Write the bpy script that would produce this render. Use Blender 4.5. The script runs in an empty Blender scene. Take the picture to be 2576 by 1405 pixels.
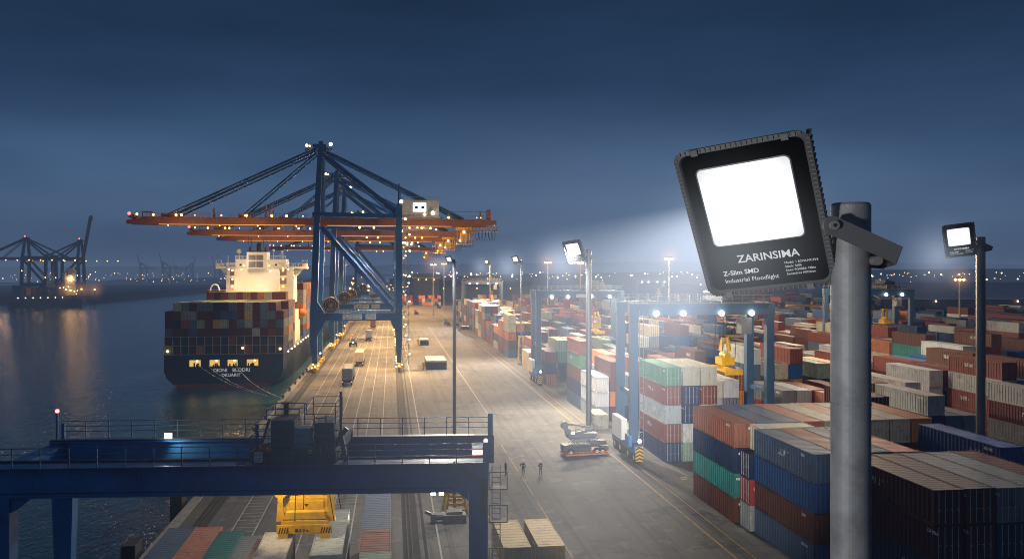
import bpy, math, random
from math import radians, sin, cos, pi, atan2
from mathutils import Vector, Matrix
random.seed(7)
S = bpy.context.scene
COL = S.collection
# ---------------------------------------------------------------- camera
YAW = radians(8.2); CH = 27.0; F = 2100.0
FW = Vector((sin(YAW), cos(YAW), 0)); RT = Vector((cos(YAW), -sin(YAW), 0))
cam = bpy.data.cameras.new('camera'); co = bpy.data.objects.new('camera', cam); COL.objects.link(co)
co.location = (0, 0, CH); co.rotation_euler = (radians(90), 0, -YAW)
cam.sensor_width = 36; cam.lens = 36 * F / 2576; cam.shift_y = -17.5 / 2576
cam.clip_start = 0.1; cam.clip_end = 20000
S.camera = co
def at(px, py, d=None, z=None):
    """world point seen at a place of the photograph, at a depth d or a height z"""
    if d is None: d = F * (CH - z) / (py - 685.0)
    p = FW * d + RT * ((px - 1288.0) / F * d)
    p.z = CH + (685.0 - py) / F * d
    return p
def cs(r, u, d): # camera-relative metres -> world direction
    v = RT * r + FW * d; v.z = u; return v
# ---------------------------------------------------------------- object helpers
def tag(o, label=None, cat=None, group=None, kind=None):
    if label: o['label'] = label
    if cat: o['category'] = cat
    if group: o['group'] = group
    if kind: o['kind'] = kind
    return o
def empty(name, loc=(0, 0, 0), rz=0.0, label=None, cat=None, group=None, parent=None):
    o = bpy.data.objects.new(name, None); COL.objects.link(o)
    o.location = loc; o.rotation_euler = (0, 0, rz); o.empty_display_size = .5
    if parent: o.parent = parent
    return tag(o, label, cat, group)
def kids(o): return KIDS.get(o.name, [])
KIDS = {}
def setpar(o, p):
    if p is not None:
        o.parent = p; KIDS.setdefault(p.name, []).append(o)
def link(name, me, parent=None, mat=None, loc=None):
    o = bpy.data.objects.new(name, me); COL.objects.link(o)
    if mat is not None and not me.materials: me.materials.append(mat)
    setpar(o, parent)
    if loc is not None: o.location = loc
    return o
def copy_tree(o, parent=None):
    c = o.copy(); COL.objects.link(c)
    if parent is not None: c.parent = parent
    if parent is not None: KIDS.setdefault(parent.name, []).append(c)
    for ch in list(kids(o)):
        copy_tree(ch, c)
    return c
class MB:
    def __init__(s): s.v = []; s.f = []; s.mi = []; s.cur = 0
    def add(s, vs, fs):
        b = len(s.v); s.v += [tuple(v) for v in vs]
        s.f += [tuple(i + b for i in f) for f in fs]; s.mi += [s.cur] * len(fs); return s
    def box(s, x0, x1, y0, y1, z0, z1):
        return s.add([(x0,y0,z0),(x1,y0,z0),(x1,y1,z0),(x0,y1,z0),(x0,y0,z1),(x1,y0,z1),(x1,y1,z1),(x0,y1,z1)],
                     [(0,3,2,1),(4,5,6,7),(0,1,5,4),(1,2,6,5),(2,3,7,6),(3,0,4,7)])
    def cbox(s, c, sx, sy, sz):
        return s.box(c[0]-sx/2, c[0]+sx/2, c[1]-sy/2, c[1]+sy/2, c[2]-sz/2, c[2]+sz/2)
    def frame(s, p, q, up=(0,0,1)):
        p = Vector(p); q = Vector(q); a = (q-p).normalized(); u = Vector(up)
        if abs(a.dot(u)) > .98: u = Vector((0,1,0))
        x = a.cross(u).normalized(); y = x.cross(a).normalized(); return p, q, x, y
    def beam(s, p, q, w, h, w2=None, h2=None, up=(0,0,1)):
        """box from p to q, w across and h deep; may taper to w2,h2"""
        p, q, x, y = s.frame(p, q, up); w2 = w if w2 is None else w2; h2 = h if h2 is None else h2
        vs = [p-x*w/2-y*h/2, p+x*w/2-y*h/2, p+x*w/2+y*h/2, p-x*w/2+y*h/2,
              q-x*w2/2-y*h2/2, q+x*w2/2-y*h2/2, q+x*w2/2+y*h2/2, q-x*w2/2+y*h2/2]
        return s.add(vs, [(0,3,2,1),(4,5,6,7),(0,1,5,4),(1,2,6,5),(2,3,7,6),(3,0,4,7)])
    def tube(s, p, q, r, r2=None, n=8, cap=True):
        p, q, x, y = s.frame(p, q); r2 = r if r2 is None else r2
        vs = []; 
        for c, rr in ((p, r), (q, r2)):
            for i in range(n):
                a = 2*pi*i/n; vs.append(c + x*cos(a)*rr + y*sin(a)*rr)
        fs = [(i, (i+1)%n, n+(i+1)%n, n+i) for i in range(n)]
        if cap: fs += [tuple(range(n-1,-1,-1)), tuple(range(n, 2*n))]
        return s.add(vs, fs)
    def path(s, pts, r, n=6):
        for a, b in zip(pts, pts[1:]): s.tube(a, b, r, n=n)
        return s
    def ball(s, c, r, n=10, m=6, sz=1.0):
        vs = [(c[0], c[1], c[2]-r*sz)]
        for j in range(1, m):
            t = -pi/2 + pi*j/m
            for i in range(n): vs.append((c[0]+r*cos(t)*cos(2*pi*i/n), c[1]+r*cos(t)*sin(2*pi*i/n), c[2]+r*sin(t)*sz))
        vs.append((c[0], c[1], c[2]+r*sz)); fs = []
        for i in range(n): fs.append((0, 1+(i+1)%n, 1+i))
        for j in range(m-2):
            for i in range(n):
                a = 1+j*n; fs.append((a+i, a+(i+1)%n, a+n+(i+1)%n, a+n+i))
        t = len(vs)-1; a = 1+(m-2)*n
        for i in range(n): fs.append((a+i, a+(i+1)%n, t))
        return s.add(vs, fs)
    def prism(s, poly, axis, a, b):
        """extrude a 2D polygon along axis x,y or z from a to b"""
        n = len(poly)
        def P(u, v, w): return {'x': (w, u, v), 'y': (u, w, v), 'z': (u, v, w)}[axis]
        vs = [P(u, v, a) for u, v in poly] + [P(u, v, b) for u, v in poly]
        return s.add(vs, [(i, (i+1)%n, n+(i+1)%n, n+i) for i in range(n)] + [tuple(range(n-1,-1,-1)), tuple(range(n, 2*n))])
    def quad(s, a, b, c, d): return s.add([a,b,c,d], [(0,1,2,3)])
    def mesh(s, name, mats=None, smooth=False, recalc=True):
        me = bpy.data.meshes.new(name); me.from_pydata(s.v, [], s.f)
        for m in (mats or []): me.materials.append(m)
        if any(s.mi): me.polygons.foreach_set('material_index', s.mi)
        if recalc:
            import bmesh
            bm = bmesh.new(); bm.from_mesh(me); bmesh.ops.recalc_face_normals(bm, faces=bm.faces); bm.to_mesh(me); bm.free()
        if smooth: me.polygons.foreach_set('use_smooth', [True]*len(me.polygons))
        me.update(); return me
    def build(s, name, mat, parent=None, smooth=False, loc=None, bevel=0):
        o = link(name, s.mesh(name, [mat] if not isinstance(mat, list) else mat, smooth), parent, None, loc)
        if bevel:
            b = o.modifiers.new('b', 'BEVEL'); b.width = bevel; b.segments = 2; b.limit_method = 'ANGLE'
        return o
def text_mesh(txt, size, shear=0, extrude=0.0, bold=0.0, align='LEFT', space=1.0):
    c = bpy.data.curves.new('lettering', 'FONT'); c.body = txt; c.size = size; c.align_x = align
    c.extrude = extrude; c.offset = bold; c.shear = shear; c.space_character = space; c.resolution_u = 3
    o = bpy.data.objects.new('lettering_src', c); COL.objects.link(o)
    bpy.context.view_layer.update()
    dg = bpy.context.evaluated_depsgraph_get()
    me = bpy.data.meshes.new_from_object(o.evaluated_get(dg)); bpy.data.objects.remove(o); bpy.data.curves.remove(c)
    return me
# ---------------------------------------------------------------- materials
def nt(name):
    m = bpy.data.materials.new(name); m.use_nodes = True; t = m.node_tree
    for n in list(t.nodes): t.nodes.remove(n)
    out = t.nodes.new('ShaderNodeOutputMaterial'); return m, t, out
def N(t, typ, **k):
    n = t.nodes.new(typ)
    for a, b in k.items():
        if a in n.inputs: n.inputs[a].default_value = b
        else: setattr(n, a, b)
    return n
def ramp(t, stops, fac=None, interp='LINEAR'):
    r = t.nodes.new('ShaderNodeValToRGB'); e = r.color_ramp.elements; r.color_ramp.interpolation = interp
    while len(e) < len(stops): e.new(.5)
    for el, (p, c) in zip(e, stops):
        el.position = p; el.color = c if len(c) == 4 else (*c, 1)
    if fac is not None: t.links.new(fac, r.inputs[0])
    return r
def mixc(t, a, b, fac, mode='MIX'):
    m = t.nodes.new('ShaderNodeMix'); m.data_type = 'RGBA'; m.blend_type = mode
    for sock, v in ((m.inputs[6], a), (m.inputs[7], b), (m.inputs[0], fac)):
        if hasattr(v, 'is_linked'): t.links.new(v, sock)
        else: sock.default_value = v if isinstance(v, (int, float)) else ((*v, 1) if len(v) == 3 else v)
    return m.outputs[2]
def math_(t, op, a, b=None, clamp=False):
    m = t.nodes.new('ShaderNodeMath'); m.operation = op; m.use_clamp = clamp
    for i, v in enumerate((a, b)):
        if v is None: continue
        if hasattr(v, 'is_linked'): t.links.new(v, m.inputs[i])
        else: m.inputs[i].default_value = v
    return m.outputs[0]
def noise(t, scale, detail=3, rough=.6, coord='Object', stretch=None):
    tc = N(t, 'ShaderNodeTexCoord'); v = tc.outputs[coord]
    if stretch:
        mp = N(t, 'ShaderNodeMapping'); mp.inputs['Scale'].default_value = stretch; t.links.new(v, mp.inputs[0]); v = mp.outputs[0]
    n = N(t, 'ShaderNodeTexNoise', Scale=scale, Detail=detail, Roughness=rough); t.links.new(v, n.inputs['Vector'])
    return n.outputs[0]
def paint(name, col, rough=.5, metal=0.0, dirt=.35, scale=.6, dcol=None, bump=0.0, stretch=None):
    """worn paint: colour broken up by two noises"""
    m, t, out = nt(name); b = N(t, 'ShaderNodeBsdfPrincipled', Roughness=rough, Metallic=metal)
    dcol = dcol or tuple(c*.35+.01 for c in col)
    n1 = noise(t, scale, 5, .65, stretch=stretch); n2 = noise(t, scale*9, 3, .6)
    f = ramp(t, [(.42, (0,0,0)), (.72, (1,1,1))], n1).outputs[0]
    c = mixc(t, col, dcol, math_(t, 'MULTIPLY', f, dirt))
    c = mixc(t, c, tuple(x*1.25+.01 for x in col), math_(t, 'MULTIPLY', ramp(t, [(.5,(0,0,0)),(.8,(1,1,1))], n2).outputs[0], .25))
    t.links.new(c, b.inputs['Base Color'])
    t.links.new(math_(t, 'ADD', math_(t, 'MULTIPLY', n1, .3), rough-.15, True), b.inputs['Roughness'])
    if bump:
        bp = N(t, 'ShaderNodeBump', Strength=bump, Distance=.02); t.links.new(n2, bp.inputs['Height']); t.links.new(bp.outputs[0], b.inputs['Normal'])
    t.links.new(b.outputs[0], out.inputs[0]); return m
def glow(name, col, strength):
    m, t, out = nt(name); e = N(t, 'ShaderNodeEmission', Strength=strength); e.inputs[0].default_value = (*col, 1)
    t.links.new(e.outputs[0], out.inputs[0]); return m
def obj_paint(name, attr=False, rough=.55):
    m, t, out = nt(name); b = N(t, 'ShaderNodeBsdfPrincipled', Roughness=rough); b.inputs['Specular IOR Level'].default_value = .22
    if attr: c = N(t, 'ShaderNodeVertexColor', layer_name='Col').outputs[0]
    else: c = N(t, 'ShaderNodeObjectInfo').outputs['Color']
    tc = N(t, 'ShaderNodeTexCoord'); 
    if attr: vec = tc.outputs['Object']
    else:
        add = N(t, 'ShaderNodeVectorMath', operation='ADD'); oi = N(t, 'ShaderNodeObjectInfo')
        t.links.new(tc.outputs['Object'], add.inputs[0]); t.links.new(oi.outputs['Location'], add.inputs[1]); vec = add.outputs[0]
    n1 = N(t, 'ShaderNodeTexNoise', Scale=.9, Detail=6, Roughness=.7); t.links.new(vec, n1.inputs['Vector'])
    mp = N(t, 'ShaderNodeMapping'); mp.inputs['Scale'].default_value = (3, 3, .35); t.links.new(vec, mp.inputs[0])
    n2 = N(t, 'ShaderNodeTexNoise', Scale=1.3, Detail=4, Roughness=.7); t.links.new(mp.outputs[0], n2.inputs['Vector'])
    f1 = ramp(t, [(.52,(0,0,0)),(.70,(1,1,1))], n1.outputs[0]).outputs[0]
    f2 = ramp(t, [(.55,(0,0,0)),(.78,(1,1,1))], n2.outputs[0]).outputs[0]
    if not attr:      # worn painted marks on the long sides of about a third of the boxes
        so = N(t, 'ShaderNodeSeparateXYZ'); t.links.new(tc.outputs['Object'], so.inputs[0]); rn = oi.outputs['Random']
        def band(v, lo, hi): return math_(t, 'MULTIPLY', math_(t, 'GREATER_THAN', v, lo), math_(t, 'LESS_THAN', v, hi))
        mpl = N(t, 'ShaderNodeMapping'); mpl.inputs['Scale'].default_value = (0, 3.2, 1.2); t.links.new(vec, mpl.inputs[0])
        nl_ = N(t, 'ShaderNodeTexNoise', Scale=1.0, Detail=1, Roughness=.4); t.links.new(mpl.outputs[0], nl_.inputs['Vector'])
        off = math_(t, 'MULTIPLY', math_(t, 'SUBTRACT', rn, .5), 6.0)
        yy = math_(t, 'SUBTRACT', so.outputs['Y'], off)
        mk_ = math_(t, 'MULTIPLY', math_(t, 'MULTIPLY', band(yy, -1.3, 1.1), band(so.outputs['Z'], 1.25, 1.85)), math_(t, 'GREATER_THAN', math_(t, 'ABSOLUTE', so.outputs['X']), 1.0))
        mk_ = math_(t, 'MULTIPLY', math_(t, 'MULTIPLY', mk_, math_(t, 'GREATER_THAN', nl_.outputs[0], .5)), band(math_(t, 'FRACT', math_(t, 'MULTIPLY', rn, 7.0)), .0, .38))
        c = mixc(t, c, (.48,.48,.46), math_(t, 'MULTIPLY', mk_, .8))
        hsv = N(t, 'ShaderNodeHueSaturation', Saturation=.88); t.links.new(c, hsv.inputs['Color']); c = hsv.outputs[0]
    k = mixc(t, c, (.09,.045,.028), math_(t, 'MULTIPLY', f2, .7))
    k = mixc(t, k, (.03,.03,.032), math_(t, 'MULTIPLY', f1, .45))
    # tops bleached and dusty
    geo = N(t, 'ShaderNodeNewGeometry'); sp = N(t, 'ShaderNodeSeparateXYZ'); t.links.new(geo.outputs['Normal'], sp.inputs[0])
    up = ramp(t, [(.6,(0,0,0)),(.9,(1,1,1))], sp.outputs['Z']).outputs[0]
    k = mixc(t, k, (.30,.27,.25), math_(t, 'MULTIPLY', up, .04))
    t.links.new(k, b.inputs['Base Color'])
    t.links.new(b.outputs[0], out.inputs[0]); return m
M = {}
M['blue'] = paint('crane blue paint', (.012,.070,.19), .45, dirt=.5, scale=.25)
M['dblue'] = paint('dark gantry blue', (.020,.16,.42), .45, dirt=.75, scale=.5, bump=.1)
M['strip'] = glow('boom rail light', (1,.50,.13), 1.3); M['bar'] = paint('locking bars', (.45,.45,.43), .5, .2); M['name'] = glow('name paint', (.75,.78,.8), .42)  # strip and name letters glow by themselves, lamplight put into the material
M['rblue'] = paint('rtg blue', (.04,.095,.17), .5, dirt=.4, scale=.4)
M['brown'] = paint('boom oxide paint', (.24,.080,.032), .6, dirt=.4, scale=.3)
M['white'] = paint('white paint', (.78,.75,.68), .5, dirt=.18, scale=.25)
M['grey'] = paint('grey steel', (.22,.23,.24), .5, .3)
M['dark'] = paint('dark steel', (.025,.027,.03), .6, .2)
M['rail'] = paint('rail steel', (.05,.045,.04), .75, .2); M['track'] = paint('oily track bed', (.028,.027,.028), .98, dirt=.3); M['house'] = paint('machinery house grey', (.36,.37,.38), .6, dirt=.25)
M['yellow'] = paint('yellow machine paint', (.75,.42,.02), .45, dirt=.45, scale=1.2, dcol=(.12,.07,.02))
M['hull'] = paint('navy hull paint', (.010,.020,.045), .42, dirt=.6, scale=.15, dcol=(.035,.03,.028), stretch=(1,1,.2))
M['boot'] = paint('red boot topping', (.16,.02,.015), .6)
M['rubber'] = paint('rubber', (.015,.015,.016), .85, dirt=.2)
M['conc'] = paint('concrete', (.24,.23,.21), .9, dirt=.5, scale=.8)
M['galv'] = paint('galvanised steel', (.17,.175,.18), .42, .55, dirt=.55, scale=2.2, dcol=(.13,.135,.14), bump=.12)
M['far'] = paint('far steel', (.03,.045,.08), .8)
M['farland'] = paint('far land', (.022,.028,.035), 1, scale=.01)
M['glass'] = paint('dark glass', (.02,.03,.04), .1, dirt=0)
M['wlamp'] = glow('white lamp', (1,.95,.86), 14)
M['wlamp_s'] = glow('white lamp small', (1,.82,.52), 9)
M['amber'] = glow('amber lamp', (1,.48,.16), 9)
M['warm'] = glow('warm lamp', (1,.58,.15), 8)
M['red'] = glow('red beacon', (1,.08,.10), 6)
M['room'] = glow('lit room', (1,.56,.14), .9)
M['cool'] = glow('lit window', (.85,.95,1), 3.5)
M['cont'] = obj_paint('container paint')
M['contv'] = obj_paint('container paint many', True)
M['cframe'] = M['cont']
M['letter'] = paint('white lettering', (.75,.76,.76), .6, dirt=.2)
M['sign'] = paint('sign board', (.62,.60,.58), .6, dirt=.2)
M['skin'] = paint('skin', (.45,.26,.18), .6, dirt=.1)
M['cloth'] = paint('dark work clothes', (.012,.014,.022), .9, dirt=.2)
M['helmet'] = paint('white helmet', (.8,.8,.78), .35, dirt=.05)
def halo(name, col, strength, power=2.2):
    """glow standing in for lit haze round a lamp: emission falling off from the centre of the object"""
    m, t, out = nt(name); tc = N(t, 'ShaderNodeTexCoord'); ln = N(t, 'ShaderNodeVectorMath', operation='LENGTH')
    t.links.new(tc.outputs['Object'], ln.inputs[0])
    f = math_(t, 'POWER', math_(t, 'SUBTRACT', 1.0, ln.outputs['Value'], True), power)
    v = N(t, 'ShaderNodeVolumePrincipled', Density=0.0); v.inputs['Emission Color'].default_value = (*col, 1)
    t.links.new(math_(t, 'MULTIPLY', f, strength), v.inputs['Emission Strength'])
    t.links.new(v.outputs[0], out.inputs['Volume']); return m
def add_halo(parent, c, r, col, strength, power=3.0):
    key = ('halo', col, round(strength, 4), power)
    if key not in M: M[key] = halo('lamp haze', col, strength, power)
    mb = MB().ball((0,0,0), 1, 16, 10); o = mb.build('glow_volume', M[key], parent, smooth=True); o.location = c; o.scale = (r, r, r)
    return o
def light(name, typ, loc, energy, col, size=.5, target=None, angle=120, blend=.6, parent=None):
    l = bpy.data.lights.new(name, typ); l.energy = energy; l.color = col
    if typ in ('POINT', 'SPOT'): l.shadow_soft_size = size
    if typ == 'SPOT': l.spot_size = radians(angle); l.spot_blend = blend
    o = bpy.data.objects.new(name, l); COL.objects.link(o); o.location = loc
    if target is not None:
        o.rotation_euler = (Vector(target)-Vector(loc)).to_track_quat('-Z', 'Y').to_euler()
    return o
# ---------------------------------------------------------------- world: dusk sky
w = bpy.data.worlds.new('World'); S.world = w; w.use_nodes = True; t = w.node_tree
for n in list(t.nodes): t.nodes.remove(n)
out = t.nodes.new('ShaderNodeOutputWorld'); bg = t.nodes.new('ShaderNodeBackground')
tc = N(t, 'ShaderNodeTexCoord'); sp = N(t, 'ShaderNodeSeparateXYZ'); t.links.new(tc.outputs['Generated'], sp.inputs[0])
r = ramp(t, [(0,(.040,.075,.15)), (.06,(.055,.105,.20)), (.13,(.038,.088,.185)), (.20,(.019,.053,.122)), (.32,(.009,.026,.066)), (1,(.004,.010,.026))], sp.outputs['Z'])
mp = N(t, 'ShaderNodeMapping'); mp.inputs['Scale'].default_value = (1.2, 1.2, 5); t.links.new(tc.outputs['Generated'], mp.inputs[0])
cl = N(t, 'ShaderNodeTexNoise', Scale=1.6, Detail=5, Roughness=.5); t.links.new(mp.outputs[0], cl.inputs['Vector'])
c = mixc(t, r.outputs[0], (1.25,1.2,1.2,1), .6, 'MULTIPLY')
f = ramp(t, [(.3,(.58,.61,.66)),(.72,(1.3,1.24,1.16))], cl.outputs[0]).outputs[0]
c = mixc(t, r.outputs[0], f, 1.0, 'MULTIPLY')
dt = N(t, 'ShaderNodeVectorMath', operation='DOT_PRODUCT'); gd = (at(1560, 672, 100)-Vector((0,0,CH))).normalized(); dt.inputs[1].default_value = gd; t.links.new(tc.outputs['Generated'], dt.inputs[0])
gl_ = math_(t, 'MULTIPLY', math_(t, 'POWER', math_(t, 'MAXIMUM', dt.outputs['Value'], 0.0), 26.0), ramp(t, [(0,(1,1,1)),(.05,(.9,.9,.9)),(.22,(0,0,0))], sp.outputs['Z']).outputs[0])
c = mixc(t, c, (.075,.095,.125), gl_, 'ADD')
t.links.new(c, bg.inputs[0]); bg.inputs[1].default_value = 1.0; t.links.new(bg.outputs[0], out.inputs[0])
# ---------------------------------------------------------------- water
ZW = -8.5; QX = -23.5
m, t, out = nt('harbour water'); b = N(t, 'ShaderNodeBsdfPrincipled', Roughness=.12, IOR=1.33)
b.inputs['Base Color'].default_value = (.020,.070,.105,1); b.inputs['Specular IOR Level'].default_value = .6
n1 = noise(t, .35, 4, .6, stretch=(1,.45,1)); n2 = noise(t, 1.7, 3, .6, stretch=(1,.5,1))
h = math_(t, 'ADD', n1, math_(t, 'MULTIPLY', n2, .6))
bp = N(t, 'ShaderNodeBump', Strength=.38, Distance=.6); t.links.new(h, bp.inputs['Height']); t.links.new(bp.outputs[0], b.inputs['Normal'])
t.links.new(b.outputs[0], out.inputs[0])
tag(MB().quad((-9000,-300,ZW),(QX+.5,-300,ZW),(QX+.5,9000,ZW),(-9000,9000,ZW)).build('water', m), kind='structure')
# ---------------------------------------------------------------- ground
m, t, out = nt('worn yard paving'); b = N(t, 'ShaderNodeBsdfPrincipled', Roughness=.78)
big = noise(t, .035, 5, .6); mid = noise(t, .25, 5, .7, stretch=(1,.25,1)); fine = noise(t, 3.5, 4, .7); trk = noise(t, .9, 3, .6, stretch=(1,.02,1))
c = ramp(t, [(.32,(.060,.059,.060)),(.5,(.11,.106,.102)),(.68,(.165,.157,.148))], big).outputs[0]
c = mixc(t, c, (.055,.055,.058), math_(t,'MULTIPLY',ramp(t,[(.52,(0,0,0)),(.7,(1,1,1))], mid).outputs[0],.7))
c = mixc(t, c, (.05,.048,.047), math_(t,'MULTIPLY',ramp(t,[(.5,(0,0,0)),(.62,(1,1,1))], trk).outputs[0],.45))
st = noise(t, .16, 6, .75); c = mixc(t, c, (.030,.030,.033), math_(t,'MULTIPLY',ramp(t,[(.56,(0,0,0)),(.60,(1,1,1))], st).outputs[0],.5))
pt2 = noise(t, .5, 2, .4); c = mixc(t, c, (.20,.19,.17), math_(t,'MULTIPLY',ramp(t,[(.62,(0,0,0)),(.66,(1,1,1))], pt2).outputs[0],.35))
tr2 = noise(t, 2.2, 3, .7, stretch=(1,.012,1)); c = mixc(t, c, (.028,.027,.028), math_(t,'MULTIPLY',ramp(t,[(.58,(0,0,0)),(.63,(1,1,1))], tr2).outputs[0],.4))
c = mixc(t, c, (.28,.27,.25), math_(t,'MULTIPLY',ramp(t,[(.58,(0,0,0)),(.75,(1,1,1))], fine).outputs[0],.35))
tc = N(t, 'ShaderNodeTexCoord')
br = N(t, 'ShaderNodeTexBrick', Scale=.125); br.inputs['Mortar Size'].default_value = .007; br.inputs['Color1'].default_value=(1,1,1,1); br.inputs['Color2'].default_value=(.9,.9,.9,1); br.inputs['Mortar'].default_value=(.5,.5,.5,1); br.inputs['Brick Width'].default_value=.7; br.inputs['Row Height'].default_value=1.4
t.links.new(tc.outputs['Object'], br.inputs['Vector'])
c = mixc(t, c, br.outputs[0], .8, 'MULTIPLY'); t.links.new(c, b.inputs['Base Color'])
vo = N(t, 'ShaderNodeTexVoronoi', Scale=.09); t.links.new(tc.outputs['Object'], vo.inputs['Vector'])
t.links.new(ramp(t, [(.0,(.6,.6,.6)),(.5,(.9,.9,.9))], big).outputs[0], b.inputs['Roughness'])
bp = N(t, 'ShaderNodeBump', Strength=.25, Distance=.03); t.links.new(fine, bp.inputs['Height']); t.links.new(bp.outputs[0], b.inputs['Normal'])
t.links.new(b.outputs[0], out.inputs[0]); M['paving'] = m
tag(MB().quad((QX+1,-200,0),(6000,-200,0),(6000,2600,0),(QX+1,2600,0)).build('ground', m), kind='structure')
# quay wall with coping
q = MB(); q.box(QX, QX+1.05, -200, 1400, ZW-3, .12); q.box(QX-.15, QX, -200, 1400, -1.2, .06)
tag(q.build('quay_wall', M['conc']), 'grey concrete quay wall with raised coping along the harbour water', 'quay wall')
# markings
def line(x, y0, y1, wd, mb, z=.004, dash=None):
    if dash:
        y = y0
        while y < y1: mb.box(x-wd/2, x+wd/2, y, min(y+dash[0], y1), z-.002, z); y += sum(dash)
    else: mb.box(x-wd/2, x+wd/2, y0, y1, z-.002, z)
mk = paint('worn white road paint', (.36,.35,.33), .8, dirt=.95, scale=1.5, dcol=(.14,.13,.13))
my = paint('worn yellow road paint', (.42,.27,.06), .8, dirt=.95, scale=1.2, dcol=(.14,.12,.10))
mm = MB()
for x in (-16.6,-14.2,-11.6,-9.2,-6.6,-4.2,-1.6): line(x, 60, 700, .14, mm)
for xa, xb in ((-16.6,-14.2),(-11.6,-9.2),(-6.6,-4.2)):
    y = 70
    while y < 420:
        if int(y/9) % 3: mm.box(xa, xb, y, y+.10, .0045, .0065)
        y += 1.35
line(4.7, 40, 700, .18, mm); line(18.2, 152, 420, .2, mm); line(32.4, 190, 620, .2, mm)
tag(mm.build('road_markings', mk), kind='structure')
m2 = MB(); line(32.3, 40, 188, .2, m2); line(34.1, 40, 620, .14, m2); line(17.0, 40, 130, .1, m2, dash=(9,3)); line(10.6, 40, 150, .12, m2, dash=(1.2,2.2))
tag(m2.build('yellow_road_markings', my), kind='structure')
m3 = MB()
for i in range(9):
    x = 37.2+random.random()*8; y = 100+random.random()*11; m3.box(x, x+.9, y, y+.45, .003, .0055)
tag(m3.build('slot_markings', mk), kind='structure')
for x, wd, lb in ((-20.2, .5, 'waterside'), (2.0, .5, 'landside')):
    g = MB()
    for dx in (-.42, .0): g.box(x+dx-.05, x+dx+.05, 30, 900, .02, .09)
    o = g.build('crane_rail', M['rail']); tag(o, 'dark steel crane rail set in the paving on the '+lb+' of the truck lanes', 'crane rail', 'crane rails')
    g = MB(); g.box(x-.9, x+.75, 30, 900, .003, .012); tag(g.build('rail_bed_pavement', M['track']), kind='structure')
# crane cable slot beside the landside rail
g = MB(); g.box(3.15, 3.45, 30, 500, .003, .014); tag(g.build('cable_slot_pavement', M['track']), kind='structure')
# lane guardrail down the landside
# ---------------------------------------------------------------- fog: thin blue haze
m, t, out = nt('evening haze'); ab = N(t, 'ShaderNodeVolumeAbsorption', Density=.00030); ab.inputs[0].default_value=(0,0,0,1)
em = N(t, 'ShaderNodeEmission', Strength=.00030); em.inputs[0].default_value = (.085,.125,.21,1)
ad = t.nodes.new('ShaderNodeAddShader'); t.links.new(ab.outputs[0], ad.inputs[0]); t.links.new(em.outputs[0], ad.inputs[1]); t.links.new(ad.outputs[0], out.inputs['Volume'])
tag(MB().box(-8900, 5900, -190, 8900, -12, 90).build('haze', m), kind='stuff')
# ---------------------------------------------------------------- far land, hills
def strip(name, pts_px, d, z0, mat, depth=400, jag=2.0, n=160, kind='structure', label=None, cat=None):
    """low land: px/py ridge line drawn at distance d"""
    mb = MB(); top = []
    for i in range(n+1):
        x = pts_px[0][0] + (pts_px[-1][0]-pts_px[0][0])*i/n
        for (a, b), (c, e) in zip(pts_px, pts_px[1:]):
            if a <= x <= c: y = b+(e-b)*(x-a)/max(c-a, 1e-6); break
        y += (random.random()-.5)*jag
        top.append(at(x, y, d))
    vs = []; fs = []
    for p in top: vs += [(p.x, p.y, z0), (p.x, p.y, p.z), (p.x+FW.x*depth, p.y+FW.y*depth, p.z-2)]
    for i in range(n): fs += [(3*i, 3*i+3, 3*i+4, 3*i+1), (3*i+1, 3*i+4, 3*i+5, 3*i+2)]
    mb.add(vs, fs); o = mb.build(name, mat); 
    return tag(o, label, cat, kind=kind)
strip('hills', [(-200,672),(300,670),(700,668),(1100,664),(1500,660),(1900,656),(2300,662),(2800,668)], 5200, -20, M['farland'], jag=2.5, n=400)
strip('far_shore_land', [(-100,712),(180,714),(250,706),(330,701),(420,700),(520,704),(620,703),(760,702),(900,690)], 2480, ZW-1, M['farland'], 2500, jag=1.6)
strip('inland_terrain', [(980,700),(1300,690),(1700,684),(2100,680),(2500,676),(2900,676)], 1500, -1, M['farland'], 1500, jag=2)
# far opposite quay under the left cranes
qa = at(-60, 741, 930); qb = at(222, 738, 975)
g = MB(); g.prism([(qa.x-500,qa.y-20),(qb.x,qb.y),(qb.x+40,qb.y+900),(qa.x-500,qa.y+900)], 'z', ZW-2, 0); tag(g.build('opposite_quay_ground', M['farland']), kind='structure')
ja = at(200,751,960); jb = at(287,743,1180)
g = MB(); g.beam((ja.x,ja.y,ZW+2.3),(jb.x,jb.y,ZW+2.3), 14, 6); tag(g.build('jetty', M['conc']), 'low dark jetty reaching out from the opposite quay past the moored ship', 'jetty')
# buoy
bp_ = at(302, 748, z=ZW); bp_.z = ZW
e = empty('buoy', bp_, 0, 'small dark navigation buoy floating alone beyond the end of the jetty', 'buoy')
g = MB(); g.tube((0,0,-1),(0,0,1.6),3.2,3.0,n=14); g.build('float', M['dark'], e)
g = MB(); 
for i in range(4): g.tube((2*cos(i*pi/2),2*sin(i*pi/2),1.6),(.4*cos(i*pi/2),.4*sin(i*pi/2),7.5),.3,n=5)
g.box(-1.1,1.1,-1.1,1.1,6.2,8.6); g.build('tower', M['dark'], e)
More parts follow.
